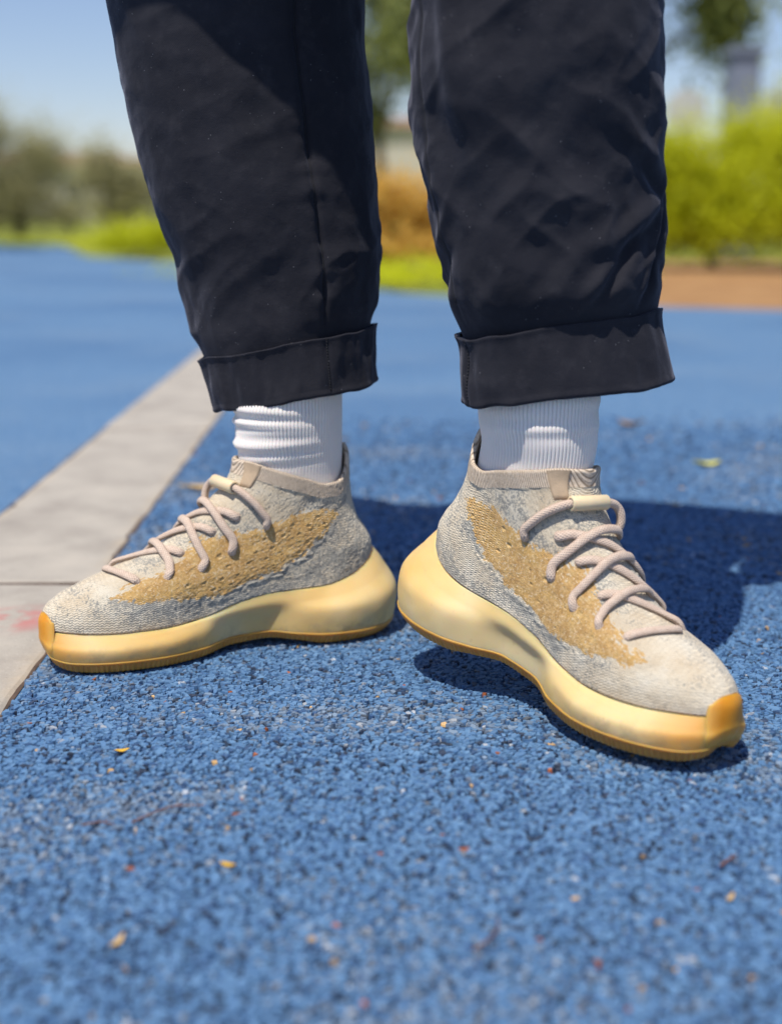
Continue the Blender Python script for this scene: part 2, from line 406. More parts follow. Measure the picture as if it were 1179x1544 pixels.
# trees
tree((1.7, 15, 0), 1.6, [(-.9, 0, 3.2, 1.0, 1.0, 1.2), (.2, .2, 3.6, 1.1, 1.0, 1.2), (1.2, 0, 3.3, .9, .9, 1.1), (-1.3, 0, 2.2, .55, .6, .6), (1.75, .2, 2.4, .55, .6, .8)], 26000, .06, L_GREEN, 'broad green tree behind the right trouser leg', None, .10, 71)
tree((-6.3, 24, 0), .9, [(-.6, 0, 1.6, .9, .8, .8), (.35, .1, 1.3, .7, .7, .7), (-.1, 0, .75, 1.1, .8, .6), (-1.4, 0, 1.3, .8, .7, .9), (-.3, 0, .35, 1.3, .7, .45), (.8, 0, .35, .5, .6, .35)], 34000, .036, L_OLIVE, 'olive brown tree at the far left edge of the ground', 'far trees on the left', .11, 72)
tree((-5.2, 27, 0), .5, [(-.3, 0, 1.1, .7, .6, .7), (.3, .1, .8, .6, .6, .6), (0, 0, .4, .9, .6, .4)], 12000, .045, L_OLIVE, 'small olive tree between the far building and the left edge', 'far trees on the left', .10, 73)
tree((-4.6, 13.5, 0), 2.4, [(-.1, 0, 2.9, .55, .5, .5), (-.6, 0, 3.2, .7, .6, .6)], 6000, .04, L_GREEN, 'green tree crown touching the upper left corner', None, .05, 74)
tree((5.9, 19, 0), 1.1, [(-.4, 0, 1.6, .9, .8, .5), (.8, .1, 1.7, 1.0, .8, .6), (.2, 0, 1.0, 1.2, .8, .6)], 10000, .05, L_OLIVE, 'olive tree behind the lime shrubs on the right', None, .10, 75)
tree((-.25, 30, 0), 2.0, [(-.7, 0, 3.4, 1.0, .9, 1.0), (.6, .1, 3.9, 1.1, .9, 1.2), (.2, 0, 5.0, 1.2, .9, .9), (-.4, 0, 2.4, .7, .6, .6)], 14000, .09, L_GREEN, 'far green tree between the two trouser legs', None, .16, 76)
# buildings far off
M_WALL = simple('pale render', (.55, .50, .43), .9, .06, 3)
M_GREYWALL = simple('grey render', (.36, .34, .33), .9, .06, 3)
M_ROOF = simple('clay roof', (.30, .17, .11), .9, .15, 4)
M_PANE = NT('window pane').done((.03, .04, .05), .12)
M_FRAME = simple('window frame', (.6, .6, .58), .6, .04)
def add_box(bm, x0, x1, y0, y1, z0, z1):
    vs = [bm.verts.new((x, y, z)) for x in (x0, x1) for y in (y0, y1) for z in (z0, z1)]
    for f in ((0, 1, 3, 2), (4, 6, 7, 5), (0, 4, 5, 1), (2, 3, 7, 6), (0, 2, 6, 4), (1, 5, 7, 3)): bm.faces.new([vs[i] for i in f])
def obj(name, bm, mat, parent=None, bevel=0):
    if bevel: bmesh.ops.bevel(bm, geom=list(bm.edges), offset=bevel, segments=2, affect='EDGES')
    me = bpy.data.meshes.new(name); bm.to_mesh(me); bm.free(); me.materials.append(mat)
    o = bpy.data.objects.new(name, me); COL.objects.link(o)
    if parent: o.parent = parent
    return o
def building(loc, w, d, h, mat, wins, label, roof=.5):
    e = empty('building', loc); tag(e, label, 'building')
    bm = bmesh.new(); add_box(bm, -w/2, w/2, 0, d, 0, h); obj('wall', bm, mat, e)
    bm = bmesh.new()
    p = [bm.verts.new(q) for q in ((-w/2-.3, -.3, h), (w/2+.3, -.3, h), (w/2+.3, d+.3, h), (-w/2-.3, d+.3, h), (-w/2+.8, d/2, h+roof), (w/2-.8, d/2, h+roof))]
    for f in ((0, 1, 5, 4), (1, 2, 5), (2, 3, 4, 5), (3, 0, 4), (3, 2, 1, 0)): bm.faces.new([p[i] for i in f])
    obj('roof', bm, M_ROOF, e)
    for (x, z, ww, hh) in wins:
        bm = bmesh.new()
        for a in ((-ww/2-.06, -ww/2, -hh/2-.06, hh/2+.06), (ww/2, ww/2+.06, -hh/2-.06, hh/2+.06), (-ww/2, ww/2, hh/2, hh/2+.06), (-ww/2, ww/2, -hh/2-.06, -hh/2)):
            add_box(bm, x+a[0], x+a[1], -.05, -.003, z+a[2], z+a[3])
        f = obj('window', bm, M_FRAME, e)
        bm = bmesh.new(); add_box(bm, x-ww/2+.002, x+ww/2-.002, -.02, -.004, z-hh/2+.002, z+hh/2-.002); obj('pane', bm, M_PANE, f)
    return e
building((-10.6, 52, 0), 3.6, 6, 2.1, M_WALL, [(-1, 1.2, .7, .8), (.5, 1.2, .7, .8)], 'pale low building far behind the left trouser leg', .35)
building((1.5, 60, 0), 11, 8, 3.9, M_WALL, [(-3.9, 2.2, .8, 1.0), (3.6, 2.2, .8, 1.0)], 'beige building far off between the trouser legs', .6)
building((-14.5, 60, 0), 6, 8, 2.5, M_GREYWALL, [(-1.5, 1.4, 1.1, 1.1), (.8, 1.4, 1.1, 1.1)], 'grey building far off behind the olive trees', .5)
# grey post with a round pale sign
M_POST = simple('painted post', (.20, .23, .30), .6, .08, 6)
M_SIGN = simple('pale sign', (.55, .55, .52), .5, .04, 6)
e = empty('post', (2.92, 12, 0)); tag(e, 'thick grey blue post among the shrubs on the right', 'post')
bm = bmesh.new(); add_box(bm, -.13, .13, -.13, .13, 0, 1.62); obj('shaft', bm, M_POST, e, .02)
bm = bmesh.new(); add_box(bm, -.16, .16, -.16, .16, 1.622, 1.70); obj('cap', bm, M_POST, e, .02)
e = empty('round_sign', (2.50, 12.2, 0)); tag(e, 'round pale sign on a thin pole next to the grey post', 'sign')
v, f, _ = tube(np.array([[0, 0, 0], [0, 0, .6], [0, 0, 1.30]]), .03, 10); mesh_np('pole', v, f, M_POST, e)
v, f, _ = tube(np.array([[0, -.036, 1.22], [0, -.05, 1.22], [0, -.062, 1.22]]), .17, 28); mesh_np('disc', v, f, M_SIGN, e, False)
# ---------------------------------------------------------------- shoe geometry (numpy only)
def interp(x, xs, ys):
    """smooth monotone-ish cubic (pchip) interpolation through a table"""
    xs = np.asarray(xs, float); ys = np.asarray(ys, float)
    h = np.diff(xs); d = np.diff(ys)/h
    m = np.zeros_like(ys)
    m[0] = d[0]; m[-1] = d[-1]
    for i in range(1, len(xs)-1):
        if d[i-1]*d[i] > 0:
            w1 = 2*h[i]+h[i-1]; w2 = h[i]+2*h[i-1]
            m[i] = (w1+w2)/(w1/d[i-1]+w2/d[i])
    x = np.clip(np.asarray(x, float), xs[0], xs[-1])
    k = np.clip(np.searchsorted(xs, x, side='right')-1, 0, len(xs)-2)
    t = (x-xs[k])/h[k]
    return ((2*t**3-3*t**2+1)*ys[k] + (t**3-2*t**2+t)*h[k]*m[k]
            + (-2*t**3+3*t**2)*ys[k+1] + (t**3-t**2)*h[k]*m[k+1])

# heel-back profile and instep profile of the knit upper, as functions of height
SMIN = ([.020, .060, .077, .091, .104, .122, .140, .161, .185], [.006, .001, .000, .0045, .0125, .0185, .0205, .0215, .0240])
SMAX = ([.020, .036, .048, .058, .066, .074, .083, .099, .123, .142, .155, .185], [.292, .296, .292, .280, .261, .237, .209, .180, .149, .130, .1245, .123])
FLEN = ([.020, .040, .060, .078, .100, .125, .150, .185], [.100, .100, .115, .125, .100, .070, .054, .052])
# half width of the wall (full, before the ends round off)
WS_S = ([-.01, .03, .07, .10, .135, .17, .20, .225, .28], [.033, .0335, .034, .0345, .037, .0425, .0460, .0465, .0450])
WS_Z = ([.02, .05, .08, .11, .14, .185], [.97, 1.0, 1.0, 1.02, 1.10, 1.12])
FEATHER = ([0, .010, .03, .06, .10, .135, .16, .20, .24, .270, .295], [.077, .066, .055, .0485, .0475, .0420, .0345, .0300, .0295, .0310, .0330])
COLLAR = ([0, .25, .6, .85, 1.1, 1.5, 2.1, 2.6, 3.1416], [.1690, .1630, .1470, .1395, .1390, .1450, .1540, .1600, .1610])

def centre(s):
    return .010*np.clip((s-.13)/.14, 0, None)**2

def slice_pt(th, z):
    """point of the upper at angle th (0 heel .. pi toe; sign = side) and height z"""
    a = np.abs(th)
    s0 = interp(z, *SMIN); s1 = interp(z, *SMAX)
    sig = .5-.5*np.cos(a)
    s = s0+(s1-s0)*sig
    w = interp(s, *WS_S)*interp(z, *WS_Z)
    hl = np.minimum(.050, .45*(s1-s0))
    fl = np.minimum(interp(z, *FLEN), .55*(s1-s0))
    e = np.clip((s0+hl-s)/hl, 0, 1); w = w*np.power(np.clip(1-e**2.2, 0, 1), 1/2.1)
    e = np.clip((s-(s1-fl))/fl, 0, 1); w = w*np.power(np.clip(1-e**2.1, 0, 1), 1/2.0)
    return s, np.sign(th)*w+centre(s), w

def upper_pt(th, v):
    """th in (-pi, pi], v 0 = feather line, 1 = collar rim"""
    a = np.abs(th)
    sf = .296*(.5-.5*np.cos(a))
    zf = interp(sf, *FEATHER)
    zc = interp(a, *COLLAR)
    z = zf+(zc-zf)*v
    s, t, _ = slice_pt(th, z)
    return np.stack([s, t, z], -1)

# midsole profile tables over kappa = |th|/pi : offset n from the feather loop, height z
KAP = [0, .10, .20, .29, .35, .41, .47, .54, .62, .72, .81, .90, .96, 1.0]
MS = {  # name: (n, z)
 'p1': ([.0107, .0105, .0090, .0062, .0030, .0010, .0008, .0018, .0040, .0055, .0056, .0030, .0008, .0005], [.063, .055, .046, .0405, .0395, .0380, .0350, .0310, .0265, .0250, .0250, .0260, .0280, .0282]),
 'p2': ([.0225, .0222, .0195, .0140, .0055, -.0040, -.0040, .0050, .0102, .0112, .0102, .0052, .0012, .0007], [.040, .037, .033, .0300, .0290, .0275, .0255, .0225, .0195, .0185, .0190, .0210, .0238, .0240]),
 'p3': ([.0180, .0185, .0165, .0120, .0045, -.0060, -.0065, .0035, .0085, .0098, .0085, .0030, -.0008, -.0012], [.0125, .0100, .0090, .0090, .0105, .0125, .0115, .0090, .0085, .0085, .0090, .0115, .0156, .0160]),
 'p4': ([.0085, .0105, .0100, .0070, .0005, -.0085, -.0090, .0005, .0050, .0062, .0046, -.0012, -.0052, -.0058], [.0030, .0000, .0000, .0000, .0035, .0060, .0045, .0010, .0000, .0000, .0008, .0050, .0098, .0102]),
}
def feather_frame(th):
    p = upper_pt(th, np.zeros_like(th))
    e = 1e-3
    q = upper_pt(th+e, np.zeros_like(th)); r = upper_pt(th-e, np.zeros_like(th))
    d = (q-r)[..., :2]
    d /= np.linalg.norm(d, axis=-1, keepdims=True)+1e-12
    n = np.stack([d[..., 1], -d[..., 0]], -1)
    # outward: away from a spine point
    c = np.stack([np.clip(p[..., 0], .045, .22), centre(np.clip(p[..., 0], .045, .22))], -1)
    sgn = np.sign(np.sum(n*(p[..., :2]-c), -1, keepdims=True))
    return p, n*sgn

def sole_pt(th, w):
    """w: 0 feather, 1 p1, 2 p2, 3 p3 (gum line), 4 p4 (edge on the ground)"""
    p, n = feather_frame(th)
    k = np.abs(th)/math.pi
    N = [np.full_like(k, -.0004)]+[interp(k, KAP, MS[a][0]) for a in ('p1', 'p2', 'p3', 'p4')]
    Z = [p[..., 2]]+[interp(k, KAP, MS[a][1]) for a in ('p1', 'p2', 'p3', 'p4')]
    N = np.stack(N); Z = np.stack(Z)
    # catmull-rom over w
    def cr(A):
        A = np.concatenate([2*A[:1]-A[1:2], A, 2*A[-1:]-A[-2:-1]])
        i = np.clip(np.floor(w).astype(int), 0, 3); t = w-i
        j = np.arange(A.shape[1]) if A.ndim == 2 else None
        a0, a1, a2, a3 = (A[i+q, j] for q in range(4))
        return .5*(2*a1+(a2-a0)*t+(2*a0-5*a1+4*a2-a3)*t**2+(-a0+3*a1-3*a2+a3)*t**3)
    nn = cr(N); zz = cr(Z)
    return np.stack([p[..., 0]+n[..., 0]*nn, p[..., 1]+n[..., 1]*nn, zz], -1)
def flex(p, ang, s0=.200, w=.05):
    """bend the rear of the shoe up by ang about the ball (toes stay flat)"""
    if ang == 0: return p
    s = p[..., 0]; z = p[..., 2]
    # neutral line at z=0: integrate angle along s
    S = np.linspace(-.05, .32, 741)
    f = 1-np.clip((S-(s0-w))/(2*w), 0, 1); f = f*f*(3-2*f)
    A = ang*f
    dS = S[1]-S[0]
    i0 = np.searchsorted(S, s0+w)
    X = np.zeros_like(S); Z = np.zeros_like(S)
    cx = np.cos(A); sz = np.sin(A)
    X[i0:] = S[i0:]
    for i in range(i0-1, -1, -1):
        X[i] = X[i+1]-dS*cx[i]; Z[i] = Z[i+1]+dS*sz[i]
    x = np.interp(s, S, X); zz = np.interp(s, S, Z); a = np.interp(s, S, A)
    q = p.copy()
    q[..., 0] = x+np.sin(a)*z
    q[..., 2] = zz+np.cos(a)*z
    return q
# ---------------------------------------------------------------- sneakers
def upper_common(t, band=False):
    v = t.coord(); uv = t.coord('UV'); sx = t.new('SeparateXYZ'); t.put(sx.inputs[0], uv)
    # little V stitches in rows
    tri = t.math('PINGPONG', t.math('DIVIDE', sx.outputs[0], .0019), 1.)
    row = t.math('FRACT', t.math('ADD', t.math('DIVIDE', sx.outputs[1], .0021), t.math('MULTIPLY', tri, .55)))
    st = t.math('PINGPONG', t.math('MULTIPLY', row, 2.), 1.)
    return v, sx, st
def m_knit():
    t = NT('knit'); v, sx, st = upper_common(t)
    gr = t.attr('gr')
    n1 = t.noise(v, 620, 2, .6); n2 = t.noise(v, 210, 3, .6); n3 = t.noise(v, 45, 3)
    f = t.math('ADD', t.math('MULTIPLY', n1, .78), t.math('MULTIPLY', n2, .22))
    th = t.math('ADD', t.math('MULTIPLY', gr, .30), .315)
    grey = t.mapr(t.math('SUBTRACT', th, f), -.045, .045)
    cream = t.ramp(n3, [(.3, (.58, .47, .325)), (.5, (.65, .555, .41)), (.7, (.71, .64, .51))])
    cream = t.mix(t.mapr(n1, .5, .7, 0, .5), cream, (.74, .67, .55))
    c = t.mix(t.math('MULTIPLY', grey, .78), cream, t.ramp(n2, [(.35, (.18, .19, .19)), (.65, (.34, .335, .30))]))
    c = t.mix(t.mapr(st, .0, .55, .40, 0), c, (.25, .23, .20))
    h = t.math('ADD', t.math('MULTIPLY', st, .6), t.math('MULTIPLY', n1, .9))
    return t.done(c, .93, t.bump(h, .75, .0009), Sheen_Weight=.15, Sheen_Roughness=.5, Specular_IOR_Level=.2)
def m_panel():
    t = NT('tan knit'); v, sx, st = upper_common(t)
    n1 = t.noise(v, 620, 2, .6); n2 = t.noise(v, 190, 3, .6); n3 = t.noise(v, 55, 2)
    c = t.ramp(n2, [(.30, (.49, .275, .090)), (.5, (.64, .385, .140)), (.68, (.72, .49, .215))])
    c = t.mix(t.mapr(n3, .45, .65, 0, .5), c, (.70, .44, .140))
    c = t.mix(t.mapr(n1, .55, .66, 0, .75), c, (.80, .69, .50))
    c = t.mix(t.mapr(n1, .44, .36, 0, .5), c, (.34, .235, .130))
    hole = t.attr('hole')
    c = t.mix(t.math('MULTIPLY', hole, .7), c, (.78, .58, .28))
    c = t.mix(t.mapr(st, .0, .5, .35, 0), c, (.32, .20, .08))
    h = t.math('ADD', t.math('MULTIPLY', st, .7), t.math('MULTIPLY', n1, .9))
    return t.done(c, .92, t.bump(h, .8, .0010), Sheen_Weight=.1, Specular_IOR_Level=.2)
def m_collar():
    t = NT('collar rib'); v, sx, st = upper_common(t)
    rib = t.math('PINGPONG', t.math('DIVIDE', t.math('ADD', sx.outputs[0], t.math('MULTIPLY', sx.outputs[1], .75)), .0016), 1.)
    n1 = t.noise(v, 500, 2)
    c = t.ramp(n1, [(.35, (.60, .48, .36)), (.65, (.72, .60, .47))])
    c = t.mix(t.mapr(rib, .0, .55, .85, 0), c, (.20, .145, .10))
    return t.done(c, .92, t.bump(rib, .8, .0009), Specular_IOR_Level=.2)
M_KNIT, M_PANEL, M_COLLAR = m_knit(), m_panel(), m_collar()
def m_midsole():
    t = NT('yellowed midsole'); v = t.coord()
    c = t.ramp(t.noise(v, 11, 2), [(.32, (.63, .410, .140)), (.5, (.68, .490, .215)), (.68, (.71, .57, .32))])
    c = t.mix(t.mapr(t.noise(v, 140, 4), .63, .75, 0, .35), c, (.50, .36, .19))
    c = t.mix(t.mapr(t.voro(v, 260), .06, .03, 0, .35), c, (.34, .24, .13))
    sz = t.new('SeparateXYZ'); t.put(sz.inputs[0], v)
    # the amber gum shows through towards the toe and the tread
    am = t.math('MAXIMUM', t.mapr(sz.outputs[0], .252, .296, 0, .80), t.mapr(sz.outputs[2], .0135, .006, 0, .75))
    c = t.mix(am, c, (.62, .285, .030))
    # dust and scuffs picked up low on the sidewall
    dirt = t.math('MULTIPLY', t.mapr(sz.outputs[2], .030, .008), t.mapr(t.noise(v, 75, 5, .65), .46, .66))
    c = t.mix(t.math('MULTIPLY', dirt, .55), c, (.40, .29, .16))
    return t.done(c, .55, t.bump(t.noise(v, 900, 3), .2, .0003), Subsurface_Weight=.85, Subsurface_Scale=.011, Subsurface_Radius=(1.0, .60, .22), Specular_IOR_Level=.25)
def m_gum(name, a, b):
    t = NT(name); v = t.coord()
    c = t.ramp(t.noise(v, 40, 4), [(.3, a), (.7, b)])
    c = t.mix(t.mapr(t.noise(v, 260, 4), .60, .72, 0, .3), c, (.30, .17, .07))
    return t.done(c, .48, t.bump(t.noise(v, 500, 3), .15, .0003), Subsurface_Weight=.7, Subsurface_Scale=.012, Subsurface_Radius=(1, .45, .12), Specular_IOR_Level=.3)
def m_cap():
    m = m_gum('amber gum', (.56, .215, .008), (.66, .290, .020)); nt = m.node_tree; b = nt.nodes['Principled BSDF']
    src = b.inputs['Base Color'].links[0].from_socket
    at = nt.nodes.new('ShaderNodeAttribute'); at.attribute_name = 'fade'; mx = nt.nodes.new('ShaderNodeMix'); mx.data_type = 'RGBA'
    nt.links.new(at.outputs['Fac'], mx.inputs['Factor']); mx.inputs[6].default_value = (.64, .36, .085, 1); nt.links.new(src, mx.inputs[7]); nt.links.new(mx.outputs[2], b.inputs['Base Color'])
    return m
M_MID, M_GUM, M_CAP = m_midsole(), m_gum('gum outsole', (.48, .215, .040), (.58, .285, .065)), m_cap()
def m_lace():
    t = NT('rope lace'); uv = t.coord('UV'); sx = t.new('SeparateXYZ'); t.put(sx.inputs[0], uv)
    ph = t.math('MULTIPLY', sx.outputs[1], 9/(2*math.pi)); ll = t.math('DIVIDE', sx.outputs[0], .0026)
    a = t.math('PINGPONG', t.math('ADD', ph, ll), .5); b = t.math('PINGPONG', t.math('SUBTRACT', ph, ll), .5)
    h = t.math('MAXIMUM', a, b)
    v = t.coord()
    c = t.ramp(t.noise(v, 300, 3), [(.3, (.66, .50, .385)), (.7, (.77, .62, .495))])
    c = t.mix(t.mapr(h, .22, .36, .55, 0), c, (.38, .25, .19))
    line = t.mapr(t.math('ABSOLUTE', t.math('SINE', t.math('ADD', sx.outputs[1], .6))), .10, .03, 0, .55)
    c = t.mix(line, c, (.36, .20, .15))
    return t.done(c, .8, t.bump(h, 1.0, .0012), Sheen_Weight=.1, Specular_IOR_Level=.25)
M_LACE = m_lace()
M_SLEEVE = simple('cream sleeve', (.72, .58, .36), .45, .05, 60, .1, 600, .0003, Subsurface_Weight=.3, Subsurface_Scale=.003)
M_TAB = simple('tan tape', (.47, .345, .225), .85, .10, 150, .5, 900, .0006)

PANEL = np.array([(.2420, .224), (.2221, .29), (.2041, .344), (.1823, .409), (.1681, .502), (.1594, .541), (.1331, .591), (.1105, .614), (.0889, .676), (.0646, .757), (.0451, .745), (.0418, .691), (.0486, .61), (.0628, .459), (.0728, .34), (.0916, .259), (.0972, .207), (.1188, .197), (.1462, .139), (.1668, .175), (.1977, .206), (.2217, .201)])
def poly_sd(x, y, P):
    """signed distance to polygon, positive inside"""
    d = np.full(x.shape, 1e9); ins = np.zeros(x.shape, bool)
    for i in range(len(P)):
        a, b = P[i], P[(i+1) % len(P)]; e = b-a
        t = np.clip(((x-a[0])*e[0]+(y-a[1])*e[1])/(e@e), 0, 1)
        d = np.minimum(d, np.hypot(x-a[0]-e[0]*t, y-a[1]-e[1]*t))
        c = ((a[1] > y) != (b[1] > y)) & (x < (b[0]-a[0])*(y-a[1])/(b[1]-a[1]+1e-12)+a[0]); ins ^= c
    return np.where(ins, d, -d)
def surf(th, v, h=0.):
    """point on the upper lifted by h along the outward normal"""
    th = np.asarray(th, float); v = np.asarray(v, float)
    p = upper_pt(th, v); e = 2e-3
    du = upper_pt(th+e, v)-upper_pt(th-e, v); dv = upper_pt(th, v+e)-upper_pt(th, v-e)
    n = np.cross(du, dv); n /= np.linalg.norm(n, axis=-1, keepdims=True)+1e-12
    c = np.stack([np.clip(p[..., 0], .05, .2), centre(p[..., 0]), np.full_like(p[..., 0], .03)], -1)
    n *= np.sign(np.sum(n*(p-c), -1, keepdims=True))
    return p+n*np.asarray(h)[..., None]

def sneaker(pose, flexa, scale, label, seed):
    ox, oy, oz, ang, pitch, roll, side, piv = pose
    M = Matrix.Translation((ox, oy, oz)) @ Matrix.Rotation(ang, 4, 'Z') @ Matrix.Translation((piv, 0, 0)) @ Matrix.Rotation(pitch, 4, 'Y') @ Matrix.Rotation(roll*side, 4, 'X') @ Matrix.Translation((-piv, 0, 0))
    root = empty('sneaker', mat4=M); tag(root, label, 'sneaker', 'pair of knit sneakers')
    fl = side < 0
    def fin(p):
        q = flex(np.asarray(p, float), flexa)*scale; q[..., 1] *= side; return q
    def add(name, V, F, mat, attrs=None, uv=None, smooth=True):
        if not isinstance(F, list): F = [F]
        if fl: F = [f[:, ::-1] for f in F]
        return mesh_np(name, fin(V), F, mat, root, smooth, attrs, uv)
    # ---- knit upper -------------------------------------------------
    NU = 760
    th = -math.pi+2*math.pi*np.arange(NU)/NU
    vv = np.concatenate([np.linspace(-.10, 1, 150), [1.006, 1.008, 1.003, .97, .90, .78, .60]])
    inw = np.concatenate([np.zeros(150), [.0006, .0016, .0028, .0036, .0040, .0044, .0048]])
    NV = len(vv); TH, VV = np.meshgrid(th, vv, indexing='ij')
    P = upper_pt(TH, VV)
    du = np.roll(P, -1, 0)-np.roll(P, 1, 0); dv = np.gradient(upper_pt(TH, np.linspace(-.1, 1.1, NV)[None]+0*TH), axis=1)
    dv[:, :150] = np.gradient(P[:, :150], axis=1)
    dv[:, 150:] = dv[:, 149:150]
    N = np.cross(du, dv); N /= np.linalg.norm(N, axis=-1, keepdims=True)+1e-12
    c = np.stack([np.clip(P[..., 0], .05, .2), centre(P[..., 0]), np.full(P.shape[:2], .03)], -1)
    sg = np.sign(np.sum(N*(P-c), -1, keepdims=True)); sg[sg == 0] = 1; N *= sg
    S = P[..., 0]; Y = VV*.13
    path = np.concatenate([np.zeros((NU, 1)), np.cumsum(np.linalg.norm(np.diff(P, axis=1), axis=-1), 1)], 1)
    sdn = TH > 0
    ny = np.where(sdn, 0, 5.)
    pm = poly_sd(S, Y, PANEL*np.array([1, .13]))
    pm0 = pm
    pm = pm+.0040*vnoise(S*620, path*620+ny*9, 0, seed+1)+.0024*vnoise(S*190, path*160+ny*9, 0, seed+2)
    rim = (path[:, 149:150]-path)
    disp = .00022*vnoise(S*520, path*520, ny, seed+3)+.00026*fbm(S*150, path*150, ny, seed+4, 3)+.0010*fbm(S*28, path*28, ny, seed+5, 2)
    inp = sstep(-.001, .003, pm0)
    disp += .0004*inp+.00015*inp*vnoise(S*480, path*480, ny, seed+6)
    # coarse loops along the lower rear edge of the panel
    low = np.exp(-((pm0+.0045)/.0040)**2)*sstep(.22, .16, S)*sstep(.030, .050, S)*sstep(.090, .060, Y)
    disp += low*(.0011*vnoise(S*330, path*330, ny, seed+7)+.0004)
    # perforations
    hole = np.zeros_like(S); g = np.random.default_rng(seed)
    for r, y0 in enumerate(np.arange(.026, .098, .0108)):
        for s0 in np.arange(.045, .225, .0158):
            cs = s0+.0079*(r % 2)+g.uniform(-.0016, .0016); cy = y0+g.uniform(-.0012, .0012); rr = g.choice([.0015, .0018, .0021, .0024])
            if poly_sd(np.array([cs]), np.array([cy]), PANEL*np.array([1, .13]))[0] < .0042 or g.random() < .38: continue
            d = np.hypot(S-cs, (Y-cy)*1.1)
            hole = np.maximum(hole, sstep(rr, rr*.55, d)); disp += .00018*np.exp(-((d-rr*1.25)/.0007)**2)
    disp -= .0013*hole
    # swell of the toe box and the crease behind the toes
    band = sstep(.0135, .0115, rim)*(VV <= 1)
    disp = np.where(band > .5, .0006+.00012*vnoise(S*500, path*500, ny, seed+8), disp)*np.where(VV > 1, 0, 1)*sstep(0, .0012, rim+.0004)
    P2 = P+N*(disp-inw[None]-.0045*sstep(.012, -.02, VV))[..., None]
    gr = .36+.40*fbm(S*22, path*26, ny, seed+9, 3)+.45*fbm(S*75, path*85, ny, seed+10, 2)+.30*sstep(.004, -.012, pm)*sstep(.055, .02, Y)*sstep(.27, .10, S)+.55*low-.30*sstep(.175, .24, S)*sstep(.20, .34, VV)
    UV = np.stack([S, path], -1).reshape(-1, 2)
    V = P2.reshape(-1, 3)
    F = grid_faces(NU, NV, True)
    # orientation: make sure faces look outwards
    a, b, cc = V[F[5000, 0]], V[F[5000, 1]], V[F[5000, 3]]
    if np.dot(np.cross(b-a, cc-a), N.reshape(-1, 3)[F[5000, 0]]) < 0: F = F[:, ::-1]
    fm = lambda arr: arr.reshape(-1)[F].mean(1)
    isb = (fm(rim) < .0118) | (fm(VV+0*S) > .999)
    jrow = F.min(1) % NV; isb |= jrow >= 149
    isp = (fm(pm) > 0) & ~isb
    med = fm(TH) > 0
    def sub(name, mask, mat, attrs):
        f = F[mask]; u, inv = np.unique(f, return_inverse=True); f2 = inv.reshape(f.shape)
        return add(name, V[u], f2, mat, {k: a.reshape(-1)[u] for k, a in attrs.items()}, UV[u])
    sub('upper', ~isb & ~isp, M_KNIT, {'gr': gr})
    sub('side_panel', isp & med, M_PANEL, {'hole': hole})
    sub('side_panel', isp & ~med, M_PANEL, {'hole': hole})
    sub('collar', isb, M_COLLAR, {'gr': gr})
    # ---- midsole ------------------------------------------------------
    NS = 620; t2 = -math.pi+2*math.pi*(np.arange(NS)+.5)/NS
    ws = np.linspace(0, 3.05, 44)
    Q = np.stack([sole_pt(t2, np.full(NS, w)) for w in ws], 1)
    pf, nf = feather_frame(t2)
    inner = pf.copy(); inner[:, :2] -= nf*.010; inner[:, 2] -= .004
    Q = np.concatenate([inner[:, None], Q], 1)
    Q += 0.0005*(fbm(Q[..., 0]*60, Q[..., 1]*60, Q[..., 2]*60, seed+20, 2))[..., None]*np.concatenate([nf, np.zeros((NS, 1))], 1)[:, None]
    f = grid_faces(NS, Q.shape[1], True)
    add('midsole', Q.reshape(-1, 3), f, M_MID)
    # ---- outsole ------------------------------------------------------
    NO = 1100; t3 = -math.pi+2*math.pi*(np.arange(NO)+.5)/NO
    pf, nf = feather_frame(t3)
    edge = sole_pt(t3, np.full(NO, 3.5)); arc = np.concatenate([[0], np.cumsum(np.linalg.norm(np.diff(edge, axis=0), axis=1))])
    rows = []
    for w, o in ((2.93, -.0012), (2.95, .0006), (3.0, .0012), (3.08, .0011), (3.16, .0006), (3.3, .0006), (3.5, .0005), (3.7, .0005), (3.85, .0004), (4.0, .0002)):
        o = o*np.clip((math.pi-np.abs(t3))/.5, .25, 1); q = sole_pt(t3, np.full(NO, w)); rib = 0 if w < 3.2 else .00075*np.sign(np.sin(arc/.0042*2*math.pi))*.5-.0003
        q[:, :2] += nf*(o+rib)[..., None]
        rows.append(q)
    e4 = rows[-1]; ctr = np.stack([np.clip(e4[:, 0], .02, .255), centre(np.clip(e4[:, 0], .02, .255)), e4[:, 2]], -1)
    for k in (.06, .2, .5, .8, 1.0):
        q = e4+(ctr-e4)*k; q[:, 2] = e4[:, 2]-.0006*min(1, k*8)+.0015*k; rows.append(q)
    Q = np.stack(rows, 1)
    add('outsole', Q.reshape(-1, 3), grid_faces(NO, Q.shape[1], True), M_GUM)
    # ---- toe bumper ---------------------------------------------------
    nr, nc = 34, 44
    cols = np.linspace(-1, 1, nc); Q = np.zeros((nc, nr, 3)); Q0 = np.zeros((nc, nr, 3))
